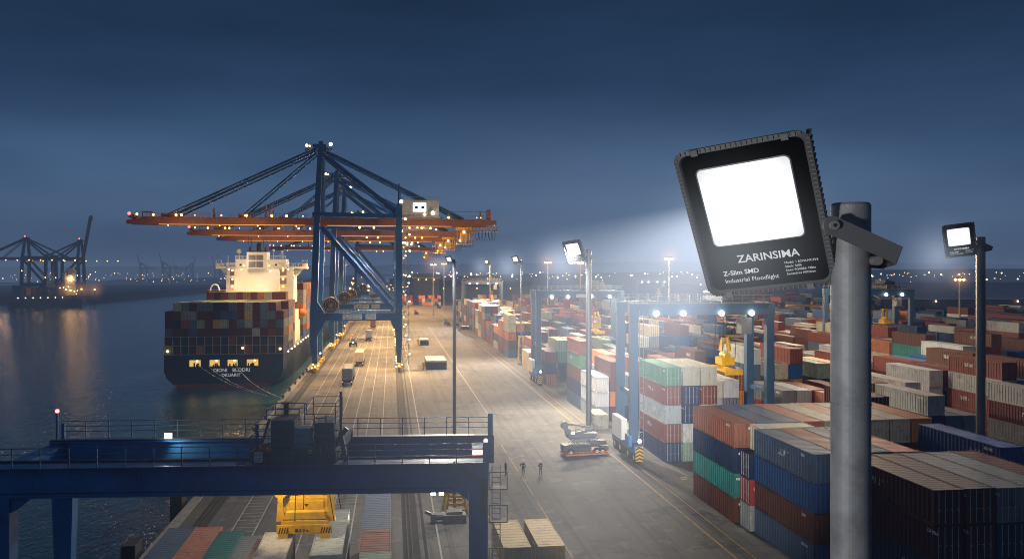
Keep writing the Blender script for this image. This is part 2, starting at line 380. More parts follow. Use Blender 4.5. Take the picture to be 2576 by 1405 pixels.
# far lights: beyond counting
g = MB(); g2 = MB(); g3 = MB()
def pt(mb, px, py, d, s): 
    c = at(px, py, d); mb.ball(c, s*d/F, 6, 4)
random.seed(11)
for i in range(90):
    px = 235+random.random()*335 if i < 62 else random.random()*240; d = 2380 if i < 62 else 1000
    py = random.choice([699,702,705,694,690]) + random.gauss(0,3); pt(random.choice([g,g,g2]), px, min(py,708), d, random.choice([.5,.7,.8,1.3]))
for i in range(190):
    px = 1020+random.random()*1560; py = 684+abs(random.gauss(0,1))*11; 
    if py > 712: py = 700
    pt(random.choice([g,g2,g]), px, py, 1200, random.choice([.7,.9,1.2,2.2]))
for i in range(70):
    pt(g, 880+random.random()*150, 735-abs(random.gauss(0,1))*22, 640, random.choice([1,1.4,1.8,2.6]))
tag(g.build('far_amber_lights', glow('far amber', (1,.60,.28), 5)), kind='stuff', label='scattered amber lights along the far shore and inland', cat='lights')
tag(g2.build('far_white_lights', glow('far white', (.9,.95,1), 2.2)), kind='stuff', label='scattered cold white lights along the far shore and inland', cat='lights')
# warehouses
def shed(px0, px1, ytop, yeave, yb, d, label, mat_r, mat_w, depth=60):
    a = at(px0, yb, d); b2 = at(px1, yb, d); z1 = at(px0, yeave, d).z; z2 = at(px0, ytop, d+depth*.5).z
    e = empty('warehouse', (a.x, a.y, 0), atan2(b2.y-a.y, b2.x-a.x), label, 'warehouse'); L = (b2-a).to_2d().length
    MB().box(0, L, 0, depth, 0, z1).build('wall', mat_w, e)
    g = MB(); g.prism([(-1.2,z1),(depth/2,z2),(depth+1.2,z1),(depth+1.2,z1+.5),(depth/2,z2+.6),(-1.2,z1+.5)], 'x', -1, L+1); g.build('roof', mat_r, e)
    for k in range(4):
        MB().box(L*(.15+.22*k), L*(.15+.22*k)+6, -.15, -.02, 0, min(6, z1*.7)).build('door', M['dark'], e)
    for k in range(3): MB().ball((L*(.2+.3*k), -1, z1-1), .5, 6, 4).build('lamp', M['warm'], e)
    return e
sr = paint('pale sheet roofing', (.30,.36,.46), .6, dirt=.3, scale=.1); sw = paint('shed cladding', (.05,.06,.08), .8)
shed(2215, 2900, 712, 752, 770, 420, 'long grey blue warehouse with shallow pitched roof beyond the eastern stacks', sr, sw, 70)
shed(1700, 2010, 700, 712, 722, 700, 'low pale roofed warehouse seen beneath the biggest floodlight', sr, sw, 60)
shed(1040, 1105, 690, 700, 727, 760, 'ribbed grey shed at the far end of the quay road', paint('ribbed pale roof', (.3,.32,.35), .6), sw, 30)
shed(1060, 1340, 708, 722, 735, 800, 'long dark low warehouse behind the farthest stacks', paint('dark roof', (.05,.06,.07), .7), sw, 60)
# ---------------------------------------------------------------- containers
HC = 2.7; WC = 2.44
def cont_meshes(L):
    y0, y1 = -L/2, L/2; hw = WC/2; H = HC - .03
    g = MB()     # corrugated body
    def wave(n, depth):
        pts = []
        for i in range(n):
            a = i/n; s_ = 1/n
            pts += [(a, 0), (a+s_*.36, 0), (a+s_*.5, depth), (a+s_*.86, depth)]
        pts.append((1, 0)); return pts
    n = int((L-.3)/.56)
    for sx in (-1, 1):
        pr = wave(n, .07); vs = []; fs = []
        for u, dd in pr:
            y = y0+.14+u*(L-.28); x = sx*(hw-.03-dd)
            vs += [(x, y, .15), (x, y, H-.1)]
        for i in range(len(pr)-1): fs.append((2*i, 2*i+2, 2*i+3, 2*i+1))
        g.add(vs, fs)
    pr = wave(5, .05); vs = []; fs = []                       # far end wall
    for u, dd in pr:
        x = -hw+.13+u*(WC-.26); vs += [(x, y1-.04-dd, .15), (x, y1-.04-dd, H-.1)]
    for i in range(len(pr)-1): fs.append((2*i, 2*i+2, 2*i+3, 2*i+1))
    g.add(vs, fs)
    pr = wave(n, .03); vs = []; fs = []                       # roof
    for u, dd in pr:
        y = y0+.1+u*(L-.2); vs += [(-hw+.08, y, H-.02-dd), (hw-.08, y, H-.02-dd)]
    for i in range(len(pr)-1): fs.append((2*i, 2*i+1, 2*i+3, 2*i+2))
    g.add(vs, fs)
    g.box(-hw+.06, hw-.06, y0+.1, y1-.1, .08, .16)
    body = g.mesh('container_body', [M['cont']], recalc=False)
    f = MB()
    for sx in (-1, 1):
        for sy in (-1, 1):
            f.cbox((sx*(hw-.07), sy*(L/2-.08), H/2), .14, .16, H)
            for z in (.07, H-.06): f.cbox((sx*(hw-.085), sy*(L/2-.09), z), .18, .2, .13)
        f.box(sx*(hw-.03)-.035, sx*(hw-.03)+.03, y0+.16, y1-.16, H-.12, H-.004); f.box(sx*(hw-.03)-.035, sx*(hw-.03)+.03, y0+.16, y1-.16, .02, .17)
    for sy in (-1, 1):
        yy = sy*(L/2-.05); f.box(-hw+.14, hw-.14, yy-.05, yy+.045, H-.14, H-.006); f.box(-hw+.14, hw-.14, yy-.05, yy+.045, .02, .17)
    fr = f.mesh('container_frame', [M['cont']])
    d = MB(); d.box(.02, 1.07, y0+.03, y0+.09, .18, H-.15)
    for z in (.45, 1.05, 1.65, 2.2): d.box(.1, 1.0, y0+.015, y0+.03, z, z+.3)
    dr = d.mesh('container_door', [M['cont']])
    d = MB(); d.box(-1.07, -.02, y0+.03, y0+.09, .18, H-.15)
    for z in (.45, 1.05, 1.65, 2.2): d.box(-1.0, -.1, y0+.015, y0+.03, z, z+.3)
    dl = d.mesh('container_door', [M['cont']])
    bars = []
    for x in (-.82, -.3, .3, .82):
        k = MB(); k.tube((x, y0-.01, .12), (x, y0-.01, H-.1), .035, n=6); k.box(x-.05, x+.05, y0-.03, y0+.02, 1.0, 1.12); k.box(x-.22 if x > 0 else x, x if x > 0 else x+.22, y0-.045, y0-.02, 1.16, 1.2)
        bars.append(k.mesh('locking_bar', [M['bar']]))
    # one-mesh version for containers too small to show parts
    s = MB(); s.v = list(g.v); s.f = list(g.f); s.mi = [0]*len(s.f)
    s.add(f.v, f.f); s.box(-1.07, 1.07, y0+.03, y0+.09, .18, H-.15)
    for x in (-.82, -.3, .3, .82): s.box(x-.04, x+.04, y0-.02, y0+.03, .12, H-.1)
    simple = s.mesh('container_simple', [M['cont']], recalc=False)
    return body, fr, dl, dr, bars, simple
CM = {12.19: cont_meshes(12.19), 6.06: cont_meshes(6.06)}
PAL = {
 'rust red': (.20,.045,.025), 'brown': (.115,.045,.03), 'maroon': (.095,.016,.018), 'salmon': (.45,.15,.09), 'orange': (.50,.15,.035),
 'navy blue': (.012,.032,.085), 'royal blue': (.012,.075,.23), 'slate blue': (.07,.12,.20), 'pale grey': (.36,.38,.38), 'grey': (.19,.20,.21), 'teal': (.02,.19,.17),
 'green': (.08,.22,.13), 'cream': (.50,.45,.33), 'white': (.50,.50,.47), 'mustard': (.42,.27,.04), 'crimson': (.30,.025,.03), 'brick red': (.25,.085,.055), 'ochre': (.33,.21,.04), 'sage green': (.22,.30,.22)}
MIX = ['rust red']*10+['brown']*11+['maroon']*6+['orange']+['salmon']+['navy blue']*12+['royal blue']*4+['slate blue']*7+['pale grey']*5+['grey']*4+['teal']+['sage green']+['cream']*3+['white']+['mustard']
SMIX = ['brown']*6+['maroon']*6+['rust red']*3+['slate blue']*4+['royal blue']*3+['navy blue']*5+['grey']*4+['sage green']*3+['mustard','crimson','teal']
BOXES = []   # (x, y, z, rot, L, colour, label words, group, force, visible faces area)
def jit(c, k=.12): 
    f = 1+(random.random()-.5)*2*k; return tuple(min(1, max(0, v*f*(1+(random.random()-.5)*.08))) for v in c)
def proj(p):
    p = Vector(p); d = p.x*FW.x+p.y*FW.y; 
    if d < 2: return None
    r = p.x*RT.x+p.y*RT.y
    return 1288+F*r/d, 685-F*(p.z-CH)/d, d
def parea(q):
    P = [proj(v) for v in q]
    if any(v is None for v in P): return 0
    cx = sum(v[0] for v in P)/4; cy = sum(v[1] for v in P)/4
    if cx < -20 or cx > 2600 or cy > 1450: return 0
    return abs(sum(P[i][0]*P[(i+1)%4][1]-P[(i+1)%4][0]*P[i][1] for i in range(4)))/2
def addbox(x, y, z, L, col, words_, group, rot=0, top=True, front=True, side=True, force=False):
    hx, hy = (WC/2, L/2) if rot in (0, 180) else (L/2, WC/2)
    a = 0
    if top: a += parea([(x-hx,y-hy,z+HC),(x+hx,y-hy,z+HC),(x+hx,y+hy,z+HC),(x-hx,y+hy,z+HC)])
    if front: a += parea([(x-hx,y-hy,z),(x+hx,y-hy,z),(x+hx,y-hy,z+HC),(x-hx,y-hy,z+HC)])
    sx = x-hx if x > 0 else x+hx
    if side: a += parea([(sx,y-hy,z),(sx,y+hy,z),(sx,y+hy,z+HC),(sx,y-hy,z+HC)])
    if a > 4 or force: BOXES.append(dict(x=x, y=y, z=z, rot=rot, L=L, col=col, w=words_, g=group, a=a*(50 if force else 1), dist=math.hypot(x, y)))
ORD = ['first','second','third','fourth','fifth','sixth','seventh','eighth','ninth','tenth','eleventh','twelfth','thirteenth','fourteenth','fifteenth','sixteenth','seventeenth','eighteenth','nineteenth','twentieth']
def ordn(i):
    if i < 20: return ORD[i]
    tens = {20:'twenty',30:'thirty'}[i//10*10] if i >= 20 else ''
    return tens+'-'+ORD[i%10]
def block(x0, y0, heights, desc, group, L=12.19, z0=0, pitch=2.6, colors=None, mix=MIX, near=True, prev=None, doors=None, hidefront=None):
    """a bay of stacks side by side along X; heights: stack height for each column (0 = empty)"""
    cols = len(heights); two = (L == 12.19 and colors is None and random.random() < .16)
    for i, h in enumerate(heights):
        for k in range(h):
            top = k == h-1
            if x0 > 0: nb = heights[i-1] if i > 0 else 0
            else: nb = heights[i+1] if i < cols-1 else 0
            side = nb <= k
            pf = prev[i] if prev is not None and i < len(prev) else 0
            front = pf <= k
            if not (top or side or front): continue
            c = colors[i][k] if colors and i < len(colors) and colors[i] and k < len(colors[i]) else random.choice(mix)
            lv = 'top' if top and h > 1 else ('ground' if k == 0 else ORD[k])
            words_ = f"container, {lv} tier in {ordn(i)} stack, {desc}"
            rot = 0 if (doors if doors is not None else random.random() < .55) else 180
            x = x0+WC/2+i*pitch+random.uniform(-.04,.04)
            addbox(x, y0+L/2+random.uniform(-.12,.12), z0+k*HC, L, c, words_, group, rot, top, front, side)
random.seed(5)
# -------- hand placed stacks near the camera
G0 = 'shipping containers stacked in the yard'
C_ = 'nearest block under the camera'
block(40.1, 57.2, [4]*8, 'block nearest the camera', G0, colors=[['brown','navy blue','maroon','maroon'],['navy blue','teal','maroon','brown'],['maroon','maroon','navy blue','grey'],['brown','navy blue','teal','grey'],['rust red','brown','grey','maroon'],['grey','navy blue','maroon','slate blue'],['brown','grey','navy blue','brown'],['grey','brown','teal','navy blue']], doors=True, pitch=2.55)
block(37.3, 70.0, [4,4,4,4], 'block by the big pole', G0, colors=[['slate blue','brown','royal blue','slate blue'],['navy blue','brown','grey','rust red'],['brown','grey','maroon','slate blue'],['brown','teal','navy blue','salmon']], doors=False)
block(53.4, 70.2, [3,4,0,3], 'short bay beside the rusty roofs', G0, colors=[['maroon','grey','brown'],['navy blue','grey','brown','royal blue'],[],['green','cream','brown']], doors=False)
block(36.5, 85.6, [4]*9, 'long block with blue and salmon roofs', G0, colors=[['brown','teal','navy blue','brick red'],['brown','navy blue','brown','slate blue'],['grey','brown','teal','slate blue'],['brown','brown','brown','salmon'],['brown','grey','brown','cream'],['brown','brown','brown','salmon'],['grey','brown','brown','cream'],['brown','brown','brown','cream'],['brown','navy blue','brown','orange']], doors=False, prev=[0]+[4]*3)
for k, c in enumerate(['pale grey','crimson','navy blue','cream']):
    addbox(37.0+6.06/2+(1.1 if k == 3 else 0), 83.9, k*HC, 6.06, c, f"container set crosswise, {['ground','second','third','top'][k]} tier, in the slot between blocks", G0, rot=-90, force=True)
block(38.5, 114.6, [5,5,5], 'tall block by the lit gantry leg', G0, colors=[['navy blue','rust red','pale grey','rust red','green'],['sage green','white','navy blue','navy blue','cream'],['rust red','maroon','cream','rust red','cream']], doors=True, pitch=2.7)
block(46.9, 120, [4,4], 'pair of stacks behind the tall block', G0, colors=[['brown','navy blue','pale grey','cream'],['brown','brown','grey','white']], doors=True)
block(52.2, 127.5, [4,4], 'pair of stacks by the inner gantry leg', G0, colors=[['pale grey','brown','green','rust red'],['brown','maroon','orange','rust red']], doors=True)
addbox(37.2, 123.5-2, 0, 6.06, 'sage green', 'container standing alone on the paving beside the gantry wheels', G0, force=True)
BOXES[-1]['x'] = 36.6; BOXES[-1]['y'] = 128.8
addbox(35.6, 142.5, 0, 6.06, 'cream', 'container alone on the paving beside the tall pole base', G0, rot=0, force=True)
# -------- front strip from the tall block outwards
F0 = 'roadside block'
BN = 'roadside row'
prevh = None
front = [(147.5,[3,4,3,4,3,4,3],[['pale grey','white','white'],['maroon','orange','brown','brown'],['navy blue','slate blue','grey']]),
 (160.5,[5,3,4,4,2,3,3],[['slate blue','navy blue','brown','green','rust red'],['brown','rust red','grey'],['grey','navy blue','navy blue','orange']]),
 (173.6,[0,2,3,3,4,3,2],None), (196,[3,4,4,0,3,4,4],[['orange','navy blue','brown'],['brown','navy blue','green','sage green']]),
 (209,[0,3,3,2,4,3,3],None), (222,[2,4,3,3,0,3,4],[['cream','cream']]), (235,[0,3,4,4,3,4,3],None),
 (262,[5,4,4,3,3,2,4],[['slate blue','brown','orange','cream','cream'],['navy blue','brown','rust red','orange'],['navy blue','orange','salmon','brown']]),
 (275.5,[4,4,3,3,2,4,3],[['maroon','brown','orange','salmon']]), (289,[3,4,4,2,3,3,2],None),(302,[3,2,4,3,3,2,3],None),(315,[3,4,0,3,4,2,3],None),
 (330,[5,5,4,4,3,3,4],[['brown','brown','brown','grey','slate blue']]), (343,[5,5,5,4,4,3,3],None),(356,[4,5,4,3,4,4,3],None),(372,[5,5,5,5,4,4,4],None),
 (385,[5,5,5,4,5,4,4],None),(400,[5,5,5,5,5,5,4],None),(414,[5,4,5,5,5,4,4],None),(428,[4,4,5,4,3,4,3],None),(455,[4,3,4,4,4,3,3],None),(470,[3,4,4,3,4,4,4],None),(486,[4,4,4,4,3,3,3],None)]
for n_, (y, hh, cc) in enumerate(front):
    block(36.6, y, hh, f"{ordn(n_)} bay of the roadside row", G0, pitch=2.7, colors=cc, prev=prevh); prevh = hh
for bi, (nm, x0, nc, ya, yb) in enumerate((('second yard row',62,7,101,500),('third yard row',88,7,88,520),('fourth yard row',114,7,88,540),('fifth yard row',140,7,102,560),('sixth yard row',166,7,150,560),('seventh yard row',192,7,180,560),('eighth yard row',218,8,200,560),('ninth yard row',246,8,230,560))):
    y = ya; j = 0; prevh = None; base = 3
    while y < yb:
        if random.random() < .16 and y > 120: y += 13; prevh = None; continue
        base = max(3, min(4, base+random.choice((-1,0,0,1))))
        hh = [0 if random.random() < .13 else max(1, min(5, base+random.choice((-1,0,0,0,1)))) for _ in range(nc)]
        block(x0, y, hh, f"{ordn(j)} bay of {nm}", G0, pitch=2.62, prev=prevh); prevh = hh
        y += random.choice((12.7,12.9,13.2)); j += 1
# row of stacks across the far end, seen end of quay
for q_, (x0, y, hh) in enumerate([(-6,700,[3]*9),(22,690,[3,3,2,3,3,2,3]),(60,600,[3,4,4,3,4,4,3,3]),(90,610,[4]*12),(130,620,[3,4]*8),(190,620,[3,3,4]*6)]):
    block(x0, y, hh, f"{ORD[q_]} row across the far end", G0, mix=['orange','salmon','rust red','cream','royal blue'])
# -------- under the near gantry: quayside containers
G1 = 'containers standing under the near gantry'
def spot_(px0, px1, pyf, pyn, z, col, words_, L=12.19, h=1, dark=None):
    """container whose top's far edge is at pyf"""
    c = at((px0+px1)/2, pyf, z=z); y = c.y-L/2
    for k in range(int(round(z/HC))):
        addbox(c.x, y, k*HC, L, col if (k+1)*HC >= z-.1 else (dark or random.choice(MIX)), words_ if (k+1)*HC >= z-.1 else words_+', lower tier', G1, force=(k+1)*HC >= z-.1, rot=180)
spot_(428,490,1324,0,HC,'slate blue','container at the quay edge beside an orange one')
spot_(494,560,1323,0,HC,'salmon','container at the quay edge between blue and teal ones')
spot_(566,604,1334,0,HC,'teal','container half hidden beside the orange one')
spot_(612,668,1345,0,HC,'grey','container with a dark door end left of the yellow spreader')
spot_(668,742,1335,0,2*HC,'white','container under the left side of the yellow spreader', L=12.19)
spot_(662,700,1352,0,HC,'crimson','container with its red side beside the white lit one', L=12.19)
spot_(818,872,1281,0,2*HC,'pale grey','container right of the yellow spreader')
spot_(917,986,1240,0,2*HC,'slate blue','container with clean blue roof behind a brown one', L=11.0 if False else 12.19)
spot_(909,983,1327,0,2*HC,'rust red','short container between the blue roof and the pale one', L=6.06)
spot_(905,984,1385,0,2*HC,'sage green','short container nearest the gantry leg rail', L=6.06)
spot_(1245,1296,1306,0,HC,'ochre','container beside the near gantry leg ladder', L=6.06)
BOXES[-1]['sy'] = 1.36; BOXES[-1]['y'] -= 1.1
spot_(1320,1377,1303,0,HC,'ochre','container with ribbed dirty roof, farther from the gantry leg', L=6.06)
BOXES[-1]['sy'] = 1.36; BOXES[-1]['y'] -= 1.1
# ---------------------------------------------------------------- main ship
SX = -52.0; SY = 272.0; HB = 18.0; DZ = 1.3
ship = empty('container_ship', (SX, SY, ZW), 0, 'large navy hulled container ship with white floodlit superstructure moored stern first at the quay', 'ship')
def hull_mesh(L, B, deck, bow=45, keel=-3.0):
    g = MB(); secs = []
    # profile at the stern (half width, z)
    st = [(0,-1.4),(B*.45,-1.3),(B*.68,-.6),(B*.84,.6),(B*.95,2.4),(B,4.6),(B,deck)]
    md = [(0,keel),(B*.8,keel),(B*.96,keel+.8),(B,0),(B,2.4),(B,5),(B,deck)]
    ys = [0,6,14,26,L*.5,L-bow,L-bow*.55,L-bow*.25,L]
    for y in ys:
        a = min(1, y/26); prof = [(s[0]*(1-a)+m_[0]*a, s[1]*(1-a)+m_[1]*a) for s, m_ in zip(st, md)]
        if y > L-bow:
            f = (y-(L-bow))/bow; prof = [(w*max(.02, (1-f**(1.6+.5*i/6))), z) for i, (w, z) in enumerate(prof)]
        ring = [(-w, y, z) for w, z in reversed(prof)] + [(w, y, z) for w, z in prof[1:]]
        secs.append(ring)
    n = len(secs[0]); vs = [v for s_ in secs for v in s_]; fs = []
    for j in range(len(secs)-1):
        for i in range(n-1): fs.append((j*n+i, j*n+i+1, (j+1)*n+i+1, (j+1)*n+i))
    for j in range(len(secs)-1): fs.append((j*n, (j+1)*n, (j+1)*n+n-1, j*n+n-1))    # deck
    fs.append(tuple(range(n-1,-1,-1)))
    g.add(vs, fs); return g
g = hull_mesh(262, HB, DZ-ZW); g.build('hull', M['hull'], ship)
# red boot topping band just above water on the stern
g = MB(); pts = [(-HB*.84,.6),(-HB*.68,-.6),(HB*.68,-.6),(HB*.84,.6)]
g.add([(x,-.06,z) for x,z in pts]+[(HB*.84,-.06,.72),(-HB*.84,-.06,.72)], [(0,1,2,3,4,5)]); g.build('boot_stripe', M['boot'], ship)
def loc_(px, py, d): v = at(px, py, d); return (v.x-SX, v.y-SY, v.z-ZW)
# mooring deck openings, lit
for (a, b2) in ((480,507),(529,553),(573,597),(620,648)):
    p0 = loc_(a, 921, 262); p1 = loc_(b2, 904, 262)
    g = MB(); g.box(p0[0], p1[0], -.10, -.05, p0[2], p1[2]); o = g.build('mooring_opening', M['room'], ship)
    g = MB(); wv = p1[0]-p0[0]
    for k in range(5):
        xx = p0[0]+wv*(.1+.8*random.random()); g.box(xx-.2, xx+.25, -.16, -.11, p0[2], p0[2]+.5+random.random()*.9)
    g.box(p0[0], p1[0], -.15, -.11, p0[2]+.02, p0[2]+.2); g.build('winch', M['dark'], o)
    MB().ball(((p0[0]*.3+p1[0]*.7), -.2, p1[2]-.3), .28, 8, 5).build('deck_lamp', M['warm'], o)
for txt, px, py, sz in (('DIONI', 555, 931, 1.5), ('BLODRI', 606, 931, 1.55), ('DKUARIT', 581, 943, 1.35)):
    me = text_mesh(txt, sz, bold=.02, align='CENTER'); o = link('name_lettering', me, ship, M['name']); p = loc_(px, py+3, 262); o.location = (p[0], -.12, p[2]); o.rotation_euler = (radians(90), 0, 0)  # letters are given a glow of their own to read brighter
# rudder hint
MB().box(-.4, .4, -1.5, 2.5, -3.5, .1).build('rudder', M['boot'], ship)
# lashing frame in front of two lower tiers
g = MB()
for i in range(16):
    x = -HB+i*2.4; g.box(x-.12, x+.12, -.3+.9, .9-.05, DZ-ZW, DZ-ZW+2*HC+.3)
for k in (0, HC+.05, 2*HC+.1): g.box(-HB, HB, .62, .82, DZ-ZW+k, DZ-ZW+k+.16)
g.build('lashing_frame', M['grey'], ship)
# starboard railing lamps and deck walkway
g = MB(); g.box(HB-.5, HB+.1, 14, 210, DZ-ZW, DZ-ZW+.25)
for k in range(50): g.box(HB-.1, HB, 14+k*4, 14.12+k*4, DZ-ZW, DZ-ZW+1.2)
g.box(HB-.1, HB, 14, 212, DZ-ZW+1.1, DZ-ZW+1.2); g.build('side_railing', M['grey'], ship)
for k in range(18): MB().ball((HB+.1, 12+k*9.5, DZ-ZW-.3), .26, 6, 4).build('deck_lamp', M['wlamp_s'], ship)
MB().ball((5.6, -.2, DZ-ZW+2.0), .35, 6, 4).build('deck_lamp', M['amber'], ship)
MB().ball((HB-1, .2, DZ-ZW+1.6), .4, 6, 4).build('deck_lamp', M['warm'], ship)
MB().ball((-HB+1, .2, DZ-ZW+1.2), .4, 6, 4).build('deck_lamp', M['warm'], ship)
# superstructure ------------------------------------------------------------
D2 = 304.0
def zx(px_, zy_, d=D2, wx=True):   # third zoom's pixel -> ship space
    return loc_(384.2+px_*.31255, 585.5+zy_*.31255, d)
def sbox(x0, x1, y0z, y1z, ya, yb, d=D2):
    a = zx(x0, y1z, d); b2 = zx(x1, y0z, d); c = 0
    return (a[0], b2[0], ya, yb, a[2], b2[2])
ya = 36.0
main = MB(); main.box(*sbox(678,1022,288,470,ya+2,ya+12)); main.box(*sbox(602,1134,340,470,ya+5,ya+15)); main.box(*sbox(610,1130,270,345,ya+5.5,ya+14.5)); main.box(*sbox(602,1134,460,560,ya+4,ya+16))
main.box(-HB+.4, HB-.4, ya+3, ya+17, DZ-ZW, DZ-ZW+8)
sup = main.build('superstructure', M['white'], ship)
wh = MB(); wh.box(*sbox(683,1076,212,290,ya+3,ya+12)); whb = wh.build('wheelhouse', M['white'], ship)
for a, b2 in ((517,612),(1130,1236)):
    wg = MB(); s_ = sbox(a, b2, 268, 288, ya+6, ya+11); wg.box(*s_)
    if a < 600: wg.prism([(s_[0]+1.2, s_[4]), (s_[1], s_[4]), (s_[1], s_[4]-3.6)], 'y', ya+8, ya+8.5)
    else: wg.prism([(s_[0], s_[4]), (s_[1]-1.2, s_[4]), (s_[0], s_[4]-3.6)], 'y', ya+8, ya+8.5)
    for k in range(9):
        x = s_[0]+(s_[1]-s_[0])*k/8; wg.box(x-.06, x+.06, ya+6, ya+6.1, s_[5], s_[5]+1.1)
    wg.box(s_[0], s_[1], ya+6, ya+6.12, s_[5]+1.0, s_[5]+1.12)
    e_ = s_[0] if a < 600 else s_[1]-1.9
    wg.box(e_, e_+1.9, ya+6.3, ya+8.3, s_[5], s_[5]+1.0); wg.box(e_, e_+1.9, ya+6.3, ya+8.3, s_[5]+2.0, s_[5]+2.2)
    for xx in (e_, e_+1.75): wg.box(xx, xx+.15, ya+6.3, ya+6.5, s_[5], s_[5]+2.1)
    wg.build('bridge_wing', M['white'], ship)
fn = MB(); fn.box(*sbox(779,935,155,288,ya+.5,ya+8)); fnb = fn.build('funnel_casing', M['white'], ship)
for a, b2 in ((794,848),(854,907)):
    for c1, c2 in ((180,220),(232,278)):
        s_ = sbox(a, b2, c1, c2, ya+.42, ya+.48); gr = MB(); gr.box(*s_)
        for k in range(6):
            zz = s_[4]+(s_[5]-s_[4])*(k+.5)/6; gr.box(s_[0], s_[1], ya+.36, ya+.42, zz-.04, zz+.04)
        gr.build('vent_grille', M['grey'], fnb)
fc = MB(); fc.box(*sbox(777,937,148,157,ya+.4,ya+8.1)); s_ = sbox(843,886,100,150,ya+2,ya+6)
cx = (s_[0]+s_[1])/2; rr = (s_[1]-s_[0])/2; fc.tube((cx,ya+4,s_[4]),(cx,ya+4,s_[5]),rr,n=16); fc.ball((cx,ya+4,s_[5]),rr,14,8)
for x0 in (795,912):
    s2 = sbox(x0, x0+12, 115, 150, ya+2, ya+3); fc.box(*s2)
fc.build('funnel_top', M['dark'], ship)
for x0 in (802,917):
    a = zx(x0, 120); ms = MB()
    for k in range(5): ms.box(a[0]-.7, a[0]+.7, ya+3, ya+3.1, a[2]-1+k*1.0, a[2]-.9+k*1.0)
    ms.beam((a[0]-.5,ya+3,a[2]-1.4),(a[0]-.9,ya+3,a[2]+4.4),.15,.15); ms.beam((a[0]+.5,ya+3,a[2]-1.4),(a[0]+.1,ya+3,a[2]+4.4),.15,.15); ms.build('antenna_ladder', M['dark'], ship)
for x0, y0_, y1_ in ((703,150,215),(974,140,212),(1041,150,212),(617,180,270)):
    a = zx(x0, y1_); b2 = zx(x0, y0_); ms = MB(); ms.tube((a[0],ya+5,a[2]),(b2[0],ya+5,b2[2]),.13,n=6)
    if x0 != 617: ms.ball((b2[0],ya+5,b2[2]), .95 if x0 == 703 else .5, 10, 6)
    if x0 == 1041:
        for k in range(3): ms.box(b2[0]-.9,b2[0]+.9,ya+4.9,ya+5.1,b2[2]-1-k*1.3,b2[2]-.85-k*1.3)
    ms.build('mast', M['white'], ship)
for a, b2, zz in ((683,780,212),(935,1076,212),(612,680,268),(1022,1130,268)):
    ra = MB(); p0 = zx(a, zz); p1 = zx(b2, zz)
    for k in range(10): x = p0[0]+(p1[0]-p0[0])*k/9; ra.box(x-.05,x+.05,ya+3,ya+3.1,p0[2],p0[2]+1.2)
    for h in (.6,1.15): ra.box(p0[0],p1[0],ya+3,ya+3.08,p0[2]+h,p0[2]+h+.09)
    ra.build('deck_railing', M['white'], ship)
for x0, zz in ((715,250),(991,250)):
    s_ = sbox(x0, x0+16, zz, zz+14, ya+2.9, ya+2.96); MB().box(*s_).build('window', M['glass'], whb)
# recessed side galleries with warm light
for a, b2 in ((632,676),(1024,1076)):
    for c1, c2 in ((292,342),(362,412),(422,452)):
        s_ = sbox(a, b2, c1, c2, ya+4.9, ya+4.96); o = MB().box(*s_).build('gallery_window', M['room'] if c1 == 422 else paint('gallery', (.25,.2,.14), .7), ship)
        MB().ball(((s_[0]+s_[1])/2, ya+4.4, s_[5]-.4), .33, 8, 5).build('gallery_lamp', M['warm'], o)
for x0, zz in ((640,268),(755,240),(950,240),(1060,262),(1100,268),(735,270),(960,282)):
    a = zx(x0, zz+25); MB().ball((a[0], ya+1.2, a[2]), .26, 8, 5).build('deck_lamp', M['warm'], ship)
# orange lifeboat and crane on starboard side
lb = MB(); a = zx(1222, 650, 300); lb.ball((a[0]-2.0, ya+12, a[2]), 1.5, 12, 8, .9); lb.build('lifeboat', paint('lifeboat orange', (.7,.18,.03), .5), ship)
a = zx(560, 440); dv = MB(); pts = [(a[0]-1.2+1.6*cos(t_), ya+1, a[2]-1+2.3*sin(t_)) for t_ in [pi*k/8 for k in range(9)]]; dv.path(pts, .3); dv.build('davit', M['white'], ship)
# side tower lit on starboard
MB().box(HB-2.6, HB-.2, ya-2, ya+10, DZ-ZW, DZ-ZW+12.2).build('side_tower', M['white'], ship)
# mooring lines
ml = [(497,917),(524,921),(591,917)]
for k, (a_, b_) in enumerate(ml):
    p = at(a_, b_, 261.7); qy = at(690, 1004, z=.3); q_ = Vector((QX+.6, qy.y+k*.8, .35)); pts = []
    for i in range(11):
        f = i/10; v = p.lerp(q_, f); v.z -= 1.6*4*f*(1-f); pts.append(v)
    tag(MB().path(pts, .07, 5).build('mooring_rope', M['letter']), ['lowest pale mooring rope from the leftmost lit opening in the ship stern','pale mooring rope from the stern running just above the lowest one','steepest pale mooring rope from the third lit opening in the stern'][k], 'rope', 'mooring ropes of the big ship')
# ship containers
GS = 'containers stacked on the big ship'
pc = 2.4; z0 = DZ+.05; xs = SX-HB+.0
stern_cols = []
h1 = [5]+[6]*13+[5]
random.seed(21)
T6 = ['sage green','slate blue','maroon','slate blue','slate blue','navy blue','navy blue','slate blue','maroon','sage green','maroon','slate blue','maroon']
T5 = ['maroon','maroon','grey','grey','maroon','maroon','navy blue','royal blue','royal blue','maroon','mustard','maroon','slate blue','slate blue','maroon']
T4 = ['maroon','navy blue','crimson','slate blue','sage green','maroon','mustard','sage green','maroon','slate blue','sage green','maroon','slate blue','maroon','slate blue']
T3 = ['slate blue','maroon','maroon','royal blue','maroon','maroon','maroon','navy blue','maroon','maroon','maroon','pale grey','maroon','rust red','brown']
T2 = ['maroon','navy blue','navy blue','maroon','navy blue','navy blue','maroon','navy blue','crimson','navy blue','maroon','maroon','navy blue','brown','navy blue']
T1 = ['green','maroon','navy blue','maroon','orange','navy blue','maroon','navy blue','maroon','navy blue','rust red','navy blue','maroon','navy blue','navy blue']
